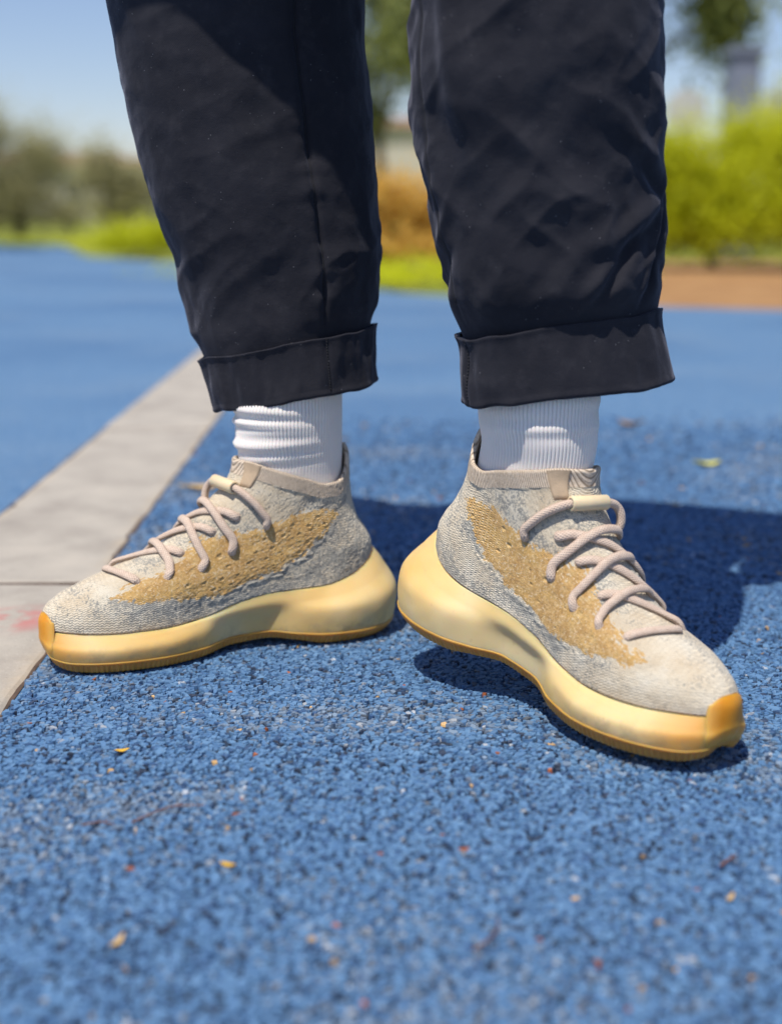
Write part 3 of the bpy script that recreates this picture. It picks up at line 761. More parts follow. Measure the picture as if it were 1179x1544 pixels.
    for i, cx in enumerate(cols):
        def at(l, hw): 
            x = math.pi+cx*hw; return np.array([x-2*math.pi if x > math.pi else x])
        a0 = at(0, .30); a1 = at(0, .345); a2 = at(0, .36); a3 = at(0, .34)
        def sp(a, w, o):
            p, n = feather_frame(a); q = sole_pt(a, np.array([w])); q[:, :2] += n*o; return q[0]
        for arr, k in ((Q0, 0.), (Q, 1.)):
            pts = [surf(a0, np.array([.106-.040*abs(cx)**3]), np.array([.0001+.0007*k]))[0], surf(a1, np.array([.05]), np.array([.0002+.0014*k]))[0], sp(a2, 1.0, .0002+.0010*k), sp(a2, 2.1, .0002+.0008*k), sp(a3, 3.05, .0001+.0006*k)]
            arr[i] = spline(pts, nr)
    lev = np.linspace(0, 1, nr)
    edge = np.clip((1-np.abs(cols))/.12, 0, 1)[:, None]**.5*np.clip(lev/.08, 0, 1)[None]**.5*np.clip((1-lev)/.16, 0, 1)[None]**.5
    Q = Q0+(Q-Q0)*(edge*1.3-.3)[..., None]
    f = grid_faces(nc, nr)
    a, b, cc = Q.reshape(-1, 3)[f[600, 0]], Q.reshape(-1, 3)[f[600, 1]], Q.reshape(-1, 3)[f[600, 3]]
    if np.cross(b-a, cc-a)[0] < 0: f = f[:, ::-1]
    fade = np.clip((1-np.abs(cols))/.45, 0, 1)[:, None]*(1-.5*sstep(.35, 1, lev))[None]+.0*Q[..., 0]
    add('toe_bumper', Q.reshape(-1, 3), f, M_CAP, {'fade': fade.ravel()})
    # ---- collar tape ---------------------------------------------------
    nr, nc = 14, 14
    T0, V0 = np.meshgrid(np.linspace(2.30, 2.72, nc), np.linspace(.845, 1.004, nr), indexing='ij')
    T0 = T0+(1-(V0-.845)/.16)*(.10-.16*(T0-2.30)/.42)
    Q = surf(T0, V0, .0019+0*T0); ed = (np.abs(np.linspace(-1, 1, nc)) == 1)
    Q[ed] = surf(T0, V0, .0001+0*T0)[ed]; Q[:, 0] = surf(T0, V0, .0001+0*T0)[:, 0]
    f = grid_faces(nc, nr)
    q = Q.reshape(-1, 3)
    if np.cross(q[f[80, 1]]-q[f[80, 0]], q[f[80, 3]]-q[f[80, 0]])[1] < 0: f = f[:, ::-1]
    add('collar_tab', q, f, M_TAB)
    # ---- laces -----------------------------------------------------------
    RL = .0033
    strands = [
      ('over', [(1.93, .455, -.003), (1.96, .48, .002), (2.10, .565, .0022), (2.50, .650, .0036), (2.90, .700, .0060), (-3.02, .698, .0055), (-2.80, .682, .0028), (-2.55, .660, -.003)]),
      ('under', [(2.20, .680, -.003), (2.27, .683, .002), (2.55, .690, .0020), (3.02, .655, .0020), (-2.95, .590, .0026), (-2.65, .520, .0026), (-2.35, .455, .0020), (-2.25, .440, -.003)]),
      ('over', [(2.01, .365, -.003), (2.04, .388, .002), (2.19, .443, .0022), (2.55, .525, .0036), (2.90, .580, .0060), (-3.02, .583, .0055), (-2.80, .570, .0028), (-2.55, .555, -.003)]),
      ('under', [(2.37, .572, -.003), (2.43, .578, .002), (2.72, .583, .0020), (3.06, .540, .0020), (-2.93, .470, .0026), (-2.70, .420, .0026), (-2.45, .370, .0020), (-2.38, .355, -.003)]),
      ('over', [(2.19, .323, -.003), (2.22, .343, .002), (2.31, .370, .0022), (2.61, .415, .0036), (2.92, .445, .0060), (-3.03, .445, .0055), (-2.83, .432, .0028), (-2.62, .420, -.003)]),
      ('under', [(2.47, .440, -.003), (2.53, .445, .002), (2.77, .446, .0020), (3.08, .408, .0020), (-2.95, .360, .0026), (-2.80, .330, .0024), (-2.66, .305, -.003)]),
      ('bar', [(2.40, .302, -.003), (2.46, .310, .0016), (2.72, .322, .0022), (3.0, .323, .0022), (-3.02, .318, .0016), (-2.96, .314, -.003)]),
    ]
    for i, (_, st) in enumerate(strands):
        a = np.array(st); a[:, 0] = np.where(a[:, 0] < 0, a[:, 0]+2*math.pi, a[:, 0])
        tt = spline(a, 60); x = tt[:, 0]; x = np.where(x > math.pi, x-2*math.pi, x)
        pts = surf(x, tt[:, 1], tt[:, 2])
        if np.any(np.isnan(pts)): raise ValueError
        nn = surf(x, tt[:, 1], tt[:, 2]+.004)-pts; nn = spline(nn[::3], 70)
        V, F_, uv = tube(spline(pts[::3], 70), RL*(1.08+.06*np.sin(np.linspace(0, 9, 70)+i)), 14, True, nn, .66)
        add('lace', V, F_, M_LACE, None, uv)
    a = np.array([(1.745, .625, -.003), (1.78, .650, .002), (1.85, .705, .0032), (2.16, .782, .0034), (2.60, .818, .0052), (2.9, .822, .0070), (3.24, .812, .0080), (3.46, .785, .0095), (3.55, .745, .0090), (3.60, .705, .0045), (3.63, .685, -.003)])
    tt = spline(a, 80); x = np.where(tt[:, 0] > math.pi, tt[:, 0]-2*math.pi, tt[:, 0])
    pts = surf(x, tt[:, 1], tt[:, 2]); V, F_, uv = tube(spline(pts[::3], 90), RL, 12)
    add('lace', V, F_, M_LACE, None, uv)
    i0, i1 = np.argmin(np.abs(tt[:, 0]-2.55)), np.argmin(np.abs(tt[:, 0]-3.30))
    p0, p1 = pts[i0], pts[i1]; mid = pts[(i0+i1)//2]
    ax = (p1-p0)/np.linalg.norm(p1-p0); cen = mid*.5+(p0+p1)*.25; Ls = .0150
    prof = [(-1., .0038), (-1., .0051), (-.97, .0055), (.97, .0055), (1., .0051), (1., .0038)]
    u = np.cross(ax, [0, 0, 1.]); u /= np.linalg.norm(u); w_ = np.cross(ax, u); ph = np.linspace(0, 2*math.pi, 24, endpoint=False)
    Q = np.stack([cen+ax*Ls*k+r*(u[None]*np.cos(ph)[:, None]+w_[None]*np.sin(ph)[:, None]) for k, r in prof], 1)
    add('lace_sleeve', Q.reshape(-1, 3), grid_faces(24, len(prof), True), M_SLEEVE)
    return root
POSE_A = (-.019, 1.215, .0012, 3.52, 0, .02, 1, .2)
POSE_B = (.0275, 1.1080, .0062, -.8114, .0189, .0750, -1, .2)
sneaker(POSE_A, 0, 1.0, 'beige and tan knit sneaker with its toe over the concrete kerb', 100)
sneaker(POSE_B, .1676, 1.033, 'beige and tan knit sneaker with raised heel and toe towards the viewer, off the kerb', 300)
# ---------------------------------------------------------------- the person standing in the sneakers
def m_cotton():
    t = NT('black cotton'); v = t.coord(); uv = t.coord('UV'); sx = t.new('SeparateXYZ'); t.put(sx.inputs[0], uv)
    n = t.noise(v, 16, 5, .6); n2 = t.noise(v, 70, 4, .6)
    c = t.ramp(n, [(.30, (.0140, .0142, .0190)), (.55, (.0205, .0202, .0260)), (.75, (.0275, .0268, .0325))])
    c = t.mix(t.mapr(n2, .5, .75, 0, .4), c, (.042, .040, .046))
    # lint
    d = t.voro(v, 210); lint = t.math('MULTIPLY', t.mapr(d, .085, .04, 0, 1), t.mapr(t.noise(v, 33, 2), .50, .62))
    c = t.mix(t.math('MULTIPLY', lint, .8), c, (.30, .29, .30))
    tw = t.math('PINGPONG', t.math('DIVIDE', t.math('ADD', sx.outputs[0], sx.outputs[1]), .0007), 1.)
    h = t.math('ADD', t.math('MULTIPLY', tw, .35), t.noise(v, 900, 3))
    nm = t.bump(t.noise(v, 45, 5, .55), .22, .005)
    return t.done(c, .86, t.bump(h, .35, .0006, nm), Sheen_Weight=.18, Sheen_Roughness=.45, Sheen_Tint=(.6, .62, .8), Specular_IOR_Level=.15)
M_COTTON = m_cotton()
M_SEAM = simple('seam thread', (.012, .012, .016), .85, .2, 300)
def m_sock():
    t = NT('white sock rib'); v = t.coord()
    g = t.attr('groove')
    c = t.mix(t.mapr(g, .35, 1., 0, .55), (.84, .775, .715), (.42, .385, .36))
    c = t.mix(t.mapr(t.noise(v, 40, 3), .45, .7, 0, .12), c, (.62, .58, .56))
    return t.done(c, .9, t.bump(t.noise(v, 1100, 3), .4, .0005), Sheen_Weight=.2, Subsurface_Weight=.15, Subsurface_Scale=.002, Specular_IOR_Level=.2)
M_SOCK = m_sock()
M_SKIN = simple('skin', (.46, .28, .19), .5, .06, 20, Subsurface_Weight=.2, Subsurface_Scale=.01)
M_JACKET = simple('dark jacket', (.03, .032, .04), .85, .15, 20, .2, 300, .001)
person = empty('person', (-.02, 1.12, 0))
tag(person, 'person in black cuffed trousers and white ribbed socks, seen from the knees down', 'person')
def local(o):
    o.parent = person; o.location = (.02, -1.12, 0); return o

LEG_A = dict(rows=[(.2033, -.0800, .0690), (.2133, -.0828, .0690), (.2476, -.0879, .0717), (.2703, -.0904, .0754), (.2928, -.0929, .0790), (.3261, -.0962, .0842), (.3646, -.1034, .0897), (.4024, -.1104, .0941), (.4345, -.1155, .0971), (.4714, -.1205, .1005), (.5079, -.1251, .1026), (.5387, -.1273, .1060), (.66, -.136, .112), (.80, -.135, .118), (.93, -.130, .120)],
             yc=[(.20, 1.1985), (.30, 1.1975), (.42, 1.197), (.55, 1.197), (.95, 1.215)], dep=([.20, .27, .42, .60, 1.], [.68, .68, .69, .73, .95]), hem=(.2128, .185), top=(.2625, .20), cx=-.0850, seam=R(-62), seed=500)
LEG_B = dict(rows=[(.2200, .1325, .0775), (.2298, .1321, .0773), (.2566, .1282, .0762), (.2830, .1258, .0736), (.3045, .1228, .0752), (.3328, .1188, .0781), (.3654, .1148, .0806), (.3930, .1113, .0829), (.4202, .1084, .0848), (.4471, .1052, .0873), (.4869, .1035, .0881), (.5131, .1025, .0867), (.66, .088, .100), (.80, .055, .112), (.93, .030, .120)],
             yc=[(.20, 1.0330), (.30, 1.0310), (.40, 1.026), (.50, 1.022), (.75, 1.10), (.95, 1.205)], dep=([.20, .29, .42, .60, 1.], [.60, .62, .68, .76, .95]), hem=(.2370, .10), top=(.2905, .13), cx=.1290, seam=R(-157), seed=700)
def leg_point(L, ph, Z, off=0.):
    r = np.array(L['rows']); y = np.array(L['yc'])
    xc = interp(Z, r[:, 0], r[:, 1]); hw = interp(Z, r[:, 0], r[:, 2])+off; yc = interp(Z, y[:, 0], y[:, 1])
    c, s = np.cos(ph), np.sin(ph)
    ex = 2.05+.25*sstep(.28, .45, Z); k = (np.abs(c)**ex+np.abs(s)**ex)**(-1/ex)
    return np.stack([xc+hw*c*k, yc+hw*interp(Z, L['dep'][0], L['dep'][1])*s*k, Z], -1)
def ridged(x, y, seed, o=2):
    return 1-np.abs(fbm(x, y, 0, seed, o))*2.2
def folds(L, ph, Z):
    a = ph*.085; sd = L['seed']
    d = .0040*fbm(a*7, Z*5, 0, sd, 2)+.0022*fbm(a*22, Z*13, 0, sd+1, 3)
    low = np.exp(-np.clip(Z-L['top'][0], 0, None)/.10)
    if sd == 500:
        x, y = a*.9+Z*.45, Z*.9-a*.45
        d += .0024*np.clip(ridged(x*13, y*26, sd+2), -1, 1)*(.35+.9*low)
        # pucker along the seam
        q = np.abs(ph-L['seam'])*.085
        d += .0024*vnoise(Z*75, a*8, 0, sd+3)*np.exp(-(q/.010)**2)-.0040*np.exp(-((ph-L['seam'])*.085/.0026)**2)
        d += .0030*sstep(-.002, .002, (L['seam']-ph)*.085)*np.exp(-q/.02)
    else:
        x, y = a*.8-Z*.6, Z*.8+a*.6
        d += .0034*np.clip(ridged(x*10+.3, y*19, sd+2), -1, 1)*(.5+.9*low)
        x, y = a*.75+Z*.65, Z*.75-a*.65
        d += .0030*np.clip(ridged(x*15, y*34, sd+4), -1, 1)*(.40+.8*low)
        # long fold on the inner side, coming down from the knee
        c0 = R(-128)-.9*(Z-.40)
        d += .0065*np.exp(-(((ph-c0)*.085)/.010)**2)*sstep(.37, .46, Z)
        # sharp dent above the outer part of the turn-up
        for (pc, zc, sl, am) in ((R(-52), .345, .22, .006), (R(-38), .395, -.30, .005), (R(-66), .318, .55, .005), (R(-30), .335, .9, .004)):
            u = (ph-pc)*.085; w = Z-zc-sl*u*2
            d -= am*np.exp(-(w/.0075)**2-(u/.026)**2); d += .6*am*np.exp(-((w-.014)/.009)**2-(u/.026)**2)
        q = np.abs(ph-L['seam'])*.085
        d += .0020*vnoise(Z*70, a*8, 0, sd+3)*np.exp(-(q/.012)**2)-.0010*np.exp(-(q/.0025)**2)
    d += .0006*fbm(a*55, Z*42, 0, sd+12, 3)+.0006*np.clip(ridged(a*34+Z*16, Z*30-a*12, sd+13), -1, 1)
    d += .0035*low*fbm(a*30, Z*10, 0, sd+9, 2)
    return d
parts = []; uvs = []
for L in (LEG_A, LEG_B):
    NP, NZ = 330, 230
    ph = -math.pi*1.5+2*math.pi*np.arange(NP)/NP
    z0 = L['hem'][0]+.010
    zz = np.concatenate([np.linspace(z0, .60, 190), np.linspace(.60, .93, NZ-190+1)[1:]])
    PH, ZZ = np.meshgrid(ph, zz, indexing='ij')
    p = leg_point(L, PH, ZZ)
    tilt = L['top'][1]*np.exp(-np.clip(ZZ-L['top'][0], 0, None)/.09)
    e = leg_point(L, PH+.01, ZZ)-leg_point(L, PH-.01, ZZ); n = np.stack([e[..., 1], -e[..., 0], 0*ZZ], -1); n /= np.linalg.norm(n, axis=-1, keepdims=True)
    nc = (p-np.stack([0*ZZ+L['cx'], 0*ZZ+L['yc'][0][1], ZZ], -1)); n *= np.sign(np.sum(n*nc, -1, keepdims=True))
    p = p+n*(folds(L, PH, ZZ)*sstep(L['top'][0]-.004, L['top'][0]+.030, ZZ)-.0022*sstep(L['top'][0]+.022, L['top'][0]-.002, ZZ))[..., None]
    p[..., 2] += tilt*(p[..., 0]-L['cx'])
    f = grid_faces(NP, NZ, True)
    q = p.reshape(-1, 3); k = f[2000]
    if np.dot(np.cross(q[k[1]]-q[k[0]], q[k[3]]-q[k[0]]), n.reshape(-1, 3)[k[0]]) < 0: f = f[:, ::-1]
    parts.append((q, [f])); uvs.append(np.stack([PH.ravel()*.085, ZZ.ravel()], -1)); L['p'] = (PH, ZZ, p, n)
# seat of the trousers joining both legs
ph = np.linspace(0, 2*math.pi, 64, endpoint=False); hz = [(.80, -.05, 1.20, .20, .125), (.86, -.05, 1.205, .195, .125), (.94, -.055, 1.21, .185, .12), (1.02, -.06, 1.21, .165, .11)]
q = np.array([[(cx+a*math.cos(t), cy+b*math.sin(t), z) for (z, cx, cy, a, b) in hz] for t in ph])
parts.append((q.reshape(-1, 3), [grid_faces(64, 4, True)])); uvs.append(q.reshape(-1, 3)[:, [0, 2]])
V, F = merge(parts)
trousers = local(mesh_np('trousers', V, F, M_COTTON, None, True, None, np.concatenate(uvs)))
tag(trousers, 'black cotton trousers with turned up cuffs')
def child(o):
    o.parent = trousers; return o
for L in (LEG_A, LEG_B):
    # turn-up: a folded band, open fold at the top, rounded hem at the bottom
    NP = 240; ph = -math.pi*1.5+2*math.pi*np.arange(NP)/NP; sd = L['seed']
    prof = [(.985, -.0010), (.995, .0006), (1.000, .0018), (.995, .0028), (.980, .0030), (.95, .0026)]+[(t, .0022) for t in np.linspace(.90, .10, 18)]+[(.06, .0028), (.03, .0025), (.008, .0016), (.0, .0004), (.008, -.0008), (.04, -.0014), (.3, -.0014), (.7, -.0016)]
    rows = []
    for t, o in prof:
        zb = L['hem'][0]*(1-t)+L['top'][0]*t; Z = np.full(NP, zb)
        p = leg_point(L, ph, np.clip(Z, L['rows'][0][0], None), 0)
        e = leg_point(L, ph+.01, Z)-leg_point(L, ph-.01, Z); n = np.stack([e[:, 1], -e[:, 0], 0*Z], -1); n /= np.linalg.norm(n, axis=-1, keepdims=True)
        nc = p-np.array([L['cx'], L['yc'][0][1], 0]); nc[:, 2] = 0; n *= np.sign(np.sum(n*nc, -1, keepdims=True))
        w = .0026*fbm(ph*2.2, Z*20, 0, sd+30, 2)+.0022*fbm(ph*6, Z*30, 0, sd+31, 2)*(1-.3*t)
        q0 = np.abs(ph-L['seam'])*.085; w -= .0013*np.exp(-(q0/.002)**2)
        p = p+n*(o+(w if -.002 < o else w*.4))[:, None]
        tl = L['hem'][1]*(1-t)+L['top'][1]*t
        p[:, 2] += tl*(p[:, 0]-L['cx'])+.0028*fbm(ph*2.3, 0*ph, 0, sd+33, 2)
        rows.append(p)
    Q = np.stack(rows, 1); f = grid_faces(NP, len(prof), True)
    v = Q.reshape(-1, 3); k = f[60*(len(prof)-1)+12]
    if np.dot(np.cross(v[k[1]]-v[k[0]], v[k[3]]-v[k[0]]), v[k[0]]-np.array([L['cx'], L['yc'][0][1], v[k[0]][2]])) < 0: f = f[:, ::-1]
    uv = np.stack([np.repeat(ph*.085, len(prof)), np.tile([a for a, _ in prof], NP)*.05], -1)
    child(mesh_np('cuff', v, f, M_COTTON, None, True, None, uv))
    # seam thread down the leg and over the turn-up
    PH, ZZ, p, n = L['p']; i = np.argmin(np.abs(PH[:, 0]-L['seam']))
    line = (p+n*.0002)[i, 36:]
    v, f, _ = tube(line, .0007, 6); child(mesh_np('seam', v, f, M_SEAM))
    i2 = np.argmin(np.abs(ph-L['seam'])); ln = Q[i2, 3:24]
    st = [tube(np.linspace(ln[k]*.9+ln[k+1]*.1, ln[k]*.2+ln[k+1]*.8, 3)+np.array([0, -.0006, 0]), .0006, 5)[:2] for k in range(len(ln)-1)]
    v, f = merge(st); child(mesh_np('stitching', v, f, M_SEAM))
# ---- socks
def sock(pose, flexa, scale, c1, ang, a, b, z1, seed, wr, heel=0.):
    """foot of the sock follows the inside of the shoe, the leg of it rises to c1 as an ellipse"""
    ox, oy, oz, yaw, pitch, roll, side, piv = pose
    M = np.array(Matrix.Translation((ox, oy, oz)) @ Matrix.Rotation(yaw, 4, 'Z') @ Matrix.Translation((piv, 0, 0)) @ Matrix.Rotation(pitch, 4, 'Y') @ Matrix.Rotation(roll*side, 4, 'X') @ Matrix.Translation((-piv, 0, 0)))
    NP, NZ, NR = 644, 64, 92
    ph = 2*math.pi*np.arange(NP)/NP
    # shoe-side ring set (local heights) in the same angular order: ph=0 heel .. pi toe, positive side medial
    th = np.where(ph > math.pi, ph-2*math.pi, ph)
    t = np.linspace(0, 1, NZ); TH, T = np.meshgrid(th, t, indexing='ij'); PH = np.where(TH < 0, TH+2*math.pi, TH)
    zl = .095+T*(.175-.095)*1.9
    s, tt, w = slice_pt(TH, np.clip(zl, None, .184))
    cen = .0725
    k = 1-.0062/np.maximum(np.hypot(s-cen, tt), .02)
    P = np.stack([cen+(s-cen)*k, tt*k, zl], -1)
    Q = flex(P, flexa)*scale; Q[..., 1] *= side; Q = Q@M[:3, :3].T+M[:3, 3]
    zb = Q[..., 2].mean(0)
    Zt = np.linspace(zb[0], z1, NZ)[None]+0*TH
    X = a*-np.cos(PH)*(1+heel*np.clip(np.cos(PH), 0, 1)); Y = b*np.sin(PH)*side
    E = np.stack([c1[0]+X*math.cos(ang)-Y*math.sin(ang), c1[1]+X*math.sin(ang)+Y*math.cos(ang), Zt], -1)
    m = sstep(.30, .62, T)[..., None]
    W = Q*(1-m)+E*m
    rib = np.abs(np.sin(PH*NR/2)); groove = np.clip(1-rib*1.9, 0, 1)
    d = -.0010*groove+.0005*fbm(PH*2, Zt*40, 0, seed, 2)
    for (zc, tilt, amp, wd, pc, pw) in wr:
        dz = W[..., 2]-zc-tilt*np.cos(PH-pc); mm = np.exp(-(((PH-pc+math.pi) % (2*math.pi)-math.pi)/pw)**2)
        d += amp*mm*(np.exp(-(dz/wd)**2)-.6*np.exp(-((dz+wd*1.7)/(wd*.9))**2))
    c = W.mean(0, keepdims=True); o = W-c; o[..., 2] = 0; o /= np.linalg.norm(o, axis=-1, keepdims=True)+1e-9
    W = W+o*(d*sstep(.3, .5, T))[..., None]
    f = grid_faces(NP, NZ, True)
    if side > 0: f = f[:, ::-1]
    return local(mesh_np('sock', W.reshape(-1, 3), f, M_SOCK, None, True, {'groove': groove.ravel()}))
tag(sock(POSE_A, 0, 1.0, (-.0890, 1.1900), 3.52, .0475, .0385, .262, 41,
     [(.203, .003, .0034, .0038, R(170), 1.3), (.193, .002, .0030, .0030, R(165), 1.2), (.178, -.004, .0036, .0040, R(165), 1.3), (.169, -.005, .0026, .0030, R(140), 1.0), (.186, .002, .0014, .003, R(120), .8)]), 'bunched white ribbed sock above the sneaker on the kerb')
tag(sock(POSE_B, .1676, 1.033, (.1120, 1.0355), -.8114, .0478, .0388, .280, 43,
     [(.222, .004, .0014, .004, R(120), 1.2), (.212, .004, .0012, .004, R(160), 1.4), (.232, .002, .0012, .005, R(180), 1.5)], .11), 'smooth white ribbed sock above the sneaker nearer the viewer')
# ---- body and jacket (above the picture; they throw the shadow)
def skin_body():
    J = {}; E = []; Rr = {}
    def add(n, p, r, par=None):
        J[n] = p; Rr[n] = r
        if par: E.append((par, n))
    add('pelvis', (-.05, 1.21, .95), .12); add('belly', (-.065, 1.205, 1.10), .115, 'pelvis'); add('chest', (-.085, 1.20, 1.28), .13, 'belly'); add('neck0', (-.10, 1.14, 1.40), .065, 'chest'); add('neck1', (-.10, 1.07, 1.45), .055, 'neck0')
    add('skull', (-.095, 1.0, 1.48), .085, 'neck1'); add('crown', (-.09, .955, 1.545), .075, 'skull'); add('face', (-.09, .91, 1.475), .05, 'skull'); add('nose', (-.09, .875, 1.455), .012, 'face')
    for s, sh, el, wr, hd in ((-1, (-.28, 1.15, 1.36), (-.37, 1.26, 1.16), (-.29, 1.36, .97), (-.25, 1.37, .91)), (1, (.09, 1.15, 1.35), (.225, 1.12, 1.10), (.21, 1.075, .90), (.195, 1.075, .84))):
        k = str(s); add('sh'+k, sh, .06, 'chest'); add('el'+k, el, .042, 'sh'+k); add('wr'+k, wr, .028, 'el'+k); add('palm'+k, hd, .040, 'wr'+k)
        for i in range(5):
            o = (i-2)*.018; ln = (.05, .085, .095, .088, .068)[i]; d = Vector(hd)-Vector(wr); d.normalize()
            p1 = Vector(hd)+d*ln*.5+Vector((o*s*-1, .0, .0))+(Vector((0, -.03, .03)) if i == 0 else Vector((0, 0, 0)))
            add('f%s%d' % (k, i), tuple(p1), .0095, 'palm'+k); add('g%s%d' % (k, i), tuple(p1+d*ln*.5+Vector((0, -.012, 0))), .008, 'f%s%d' % (k, i))
    for k, hp, kn, an in (('A', (-.13, 1.215, .90), (-.127, 1.175, .53), (-.0886, 1.191, .13)), ('B', (.03, 1.20, .90), (.103, 1.04, .52), (.112, 1.040, .17))):
        add('hip'+k, hp, .075, 'pelvis'); add('knee'+k, kn, .044, 'hip'+k)
        cf = tuple(kn[i]*.7+an[i]*.3+(0, .006, 0)[i] for i in range(3)); add('calf'+k, cf, .036, 'knee'+k); add('ankle'+k, an, .022, 'calf'+k)
    names = list(J); me = bpy.data.meshes.new('body'); bm = bmesh.new(); sl = bm.verts.layers.skin.verify()
    vs = {}
    for n in names:
        v = bm.verts.new(J[n]); v[sl].radius = (Rr[n], Rr[n]); v[sl].use_root = n == 'pelvis'; vs[n] = v
    for a, b in E: bm.edges.new((vs[a], vs[b]))
    bm.to_mesh(me); bm.free(); me.materials.append(M_SKIN)
    o = bpy.data.objects.new('body', me); COL.objects.link(o)
    o.modifiers.new('skin', 'SKIN').use_smooth_shade = True; o.modifiers.new('sub', 'SUBSURF').levels = 1; o.modifiers['sub'].render_levels = 1
    return local(o)
skin_body()
ph = np.linspace(0, 2*math.pi, 72, endpoint=False)
jr = [(.755, -.065, 1.165, .245, .160), (.79, -.065, 1.168, .243, .158), (.90, -.055, 1.175, .240, .155), (1.02, -.052, 1.18, .238, .155), (1.20, -.07, 1.17, .235, .150), (1.30, -.088, 1.16, .225, .135), (1.375, -.092, 1.145, .195, .100), (1.42, -.098, 1.13, .105, .080), (1.455, -.10, 1.11, .075, .068)]
q = np.array([[(cx+a*math.cos(t)*(1+.02*math.sin(7*t)*(z < .9)), cy+b*math.sin(t)*(1+.03*math.sin(9*t)*(z < .9)), z+(.018*math.cos(t)+.010*math.sin(3*t))*(z < .85)) for (z, cx, cy, a, b) in jr] for t in ph])
jp = [(q.reshape(-1, 3), [grid_faces(72, len(jr), True)])]
for pts in ([(-.24, 1.15, 1.33), (-.32, 1.19, 1.26), (-.37, 1.26, 1.16), (-.33, 1.32, 1.06), (-.30, 1.35, .99)], [(.05, 1.15, 1.33), (.15, 1.14, 1.24), (.225, 1.12, 1.10), (.225, 1.085, 1.00), (.215, 1.06, .91)]):
    s = spline(pts, 30); jp.append(tube(s, np.linspace(.085, .066, 30)*(1+.05*np.sin(np.linspace(0, 40, 30))), 20, False)[:2])
V, F = merge(jp)
local(mesh_np('jacket', V, F, M_JACKET))
# ---------------------------------------------------------------- fallen leaves and twigs
def m_dry(name, a, b):
    t = NT(name); v = t.coord(); c = t.ramp(t.noise(v, 180, 4), [(.3, a), (.7, b)])
    return t.done(c, .6, t.bump(t.noise(v, 500, 3), .4, .0006), Specular_IOR_Level=.3)
D_YEL = m_dry('fresh yellow leaf', (.55, .52, .05), (.72, .66, .12)); D_GOLD = m_dry('golden petal', (.62, .36, .03), (.75, .48, .06))
D_BRN = m_dry('brown leaf', (.20, .12, .055), (.36, .23, .11)); D_TAN = m_dry('tan leaf', (.50, .33, .13), (.66, .47, .22)); D_RED = m_dry('red brown twig', (.14, .065, .045), (.26, .12, .075))
def leaf(loc, L, W, rz, curl, mat, label, cat='leaf', name='fallen_leaf', tiltx=.0, vein=True):
    nu, nw = 17, 9; u = np.linspace(0, 1, nu); w = np.linspace(-1, 1, nw)
    U, Wd = np.meshgrid(u, w, indexing='ij')
    half = W/2*np.sin(math.pi*np.clip(U, 0.01, .99))**.75*(1.15-.3*U)*(1+.06*np.sin(U*31+Wd))
    x = (U-.5)*L; y = half*Wd; z = curl*L*((U-.5)**2*2.2+.35*Wd**2*.6)+.0012+.03*L*np.sin(U*9)*np.abs(Wd)*.3
    top = np.stack([x, y, z+.0003], -1).reshape(-1, 3); bot = np.stack([x, y, z-.0001], -1).reshape(-1, 3)
    f = grid_faces(nu, nw); n = len(top)
    V = np.concatenate([top, bot]); F = np.concatenate([f, f[:, ::-1]+n])
    e = empty(name, loc); e.rotation_euler = (tiltx, 0, rz); tag(e, label, cat, 'leaf litter on the blue ground')
    mesh_np('blade', V, F, mat, e)
    if vein:
        p = np.stack([np.linspace(-.68, .48, 14)*L, 0*np.linspace(0, 1, 14), curl*L*(np.linspace(-.62, .48, 14)**2*2.2)+.0016], -1)
        v, fs, _ = tube(p, np.linspace(.0006, .0003, 14)*max(1, L/.02), 6); mesh_np('stalk', v, fs, mat, e)
    return e
leaf((.475, 2.035, 0), .036, .024, .1, .18, D_YEL, 'bright yellow green leaf lying beyond the front toe')
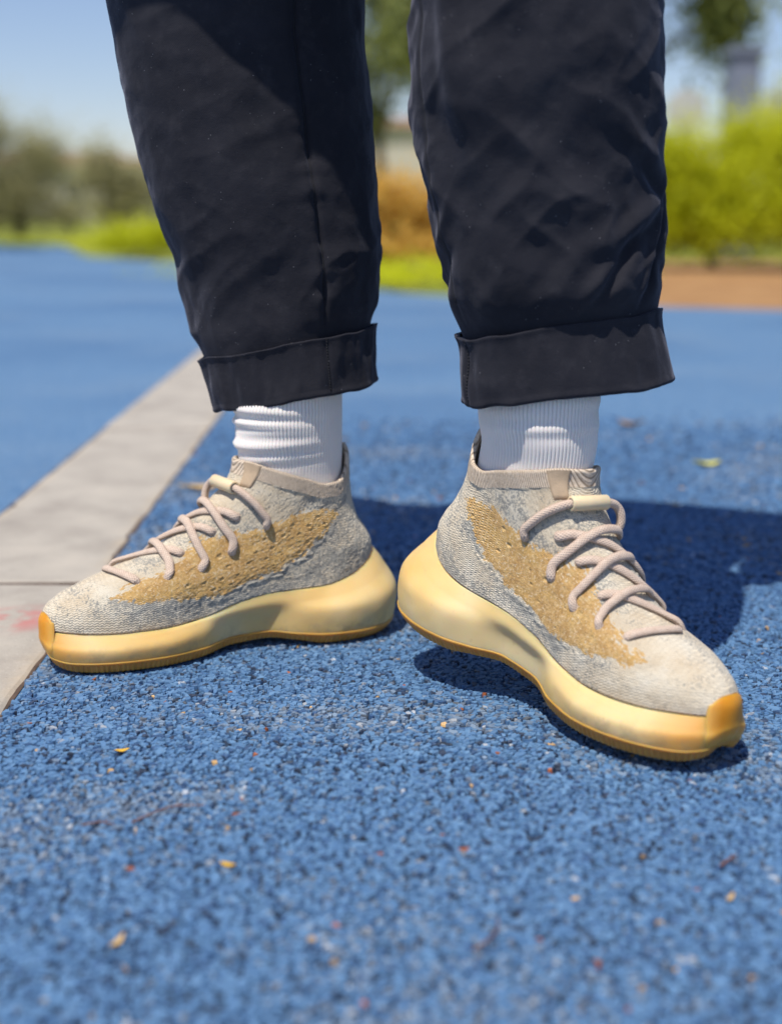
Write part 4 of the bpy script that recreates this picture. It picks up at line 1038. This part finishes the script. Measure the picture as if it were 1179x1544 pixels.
leaf((.423, 2.43, 0), .042, .030, 2.7, .25, D_BRN, 'curled brown dry leaf farther back than the yellow one')
leaf((-.256, 1.857, 0), .050, .030, .35, .12, D_TAN, 'tan leaf lying behind the lace sleeve near the kerb')
leaf((.365, 1.739, 0), .013, .011, 1.2, .2, D_TAN, 'tiny round tan leaf at the shadow edge', vein=False)
leaf((-.094, .735, .0004), .0100, .0042, -.35, .15, D_GOLD, 'golden yellow petal in the middle of the foreground', 'petal', 'petal', vein=False)
leaf((-.141, .648, .0004), .0150, .0040, 1.25, .2, D_TAN, 'narrow tan petal standing slantwise in the lower left foreground', 'petal', 'petal', vein=False)
leaf((-.188, .908, .0004), .0105, .0050, .3, .15, D_GOLD, 'small golden petal below the sneaker toe on the kerb side', 'petal', 'petal', vein=False)
leaf((.186, .695, .0004), .0110, .0028, 1.0, .2, D_TAN, 'thin tan sliver right of the centre foreground', 'petal', 'petal', vein=False)
def twig(pts, r, mat, label):
    e = empty('twig', (*pts[0][:2], 0)); tag(e, label, 'twig', 'leaf litter on the blue ground')
    p = spline(np.array([(x-pts[0][0], y-pts[0][1], z) for x, y, z in pts]), 24)
    v, f, _ = tube(p, np.linspace(r, r*.5, 24), 7); mesh_np('stem', v, f, mat, e)
    k = 14; q = np.stack([p[k], p[k]+(p[k+4]-p[k])*.6+np.array([.001, .003, .0006])]); v, f, _ = tube(np.linspace(q[0], q[1], 5), r*.5, 6); mesh_np('side_shoot', v, f, mat, e)
twig([(-.160, .793, .0012), (-.148, .806, .0022), (-.136, .816, .0018), (-.118, .818, .0014)], .0007, D_RED, 'thin red brown twig left of centre in the foreground')
twig([(.042, .642, .0012), (.050, .650, .0022), (.056, .662, .0020), (.057, .676, .0014)], .0007, D_RED, 'thin curved red twig right of centre in the foreground')
twig([(.190, .735, .0012), (.196, .741, .0020), (.203, .748, .0016)], .0009, D_RED, 'short stubby red brown twig at the right of the foreground')
twig([(-.190, .79, .0010), (-.180, .793, .0016), (-.170, .790, .0012)], .0006, D_RED, 'short pale red twig end at the left of the foreground')
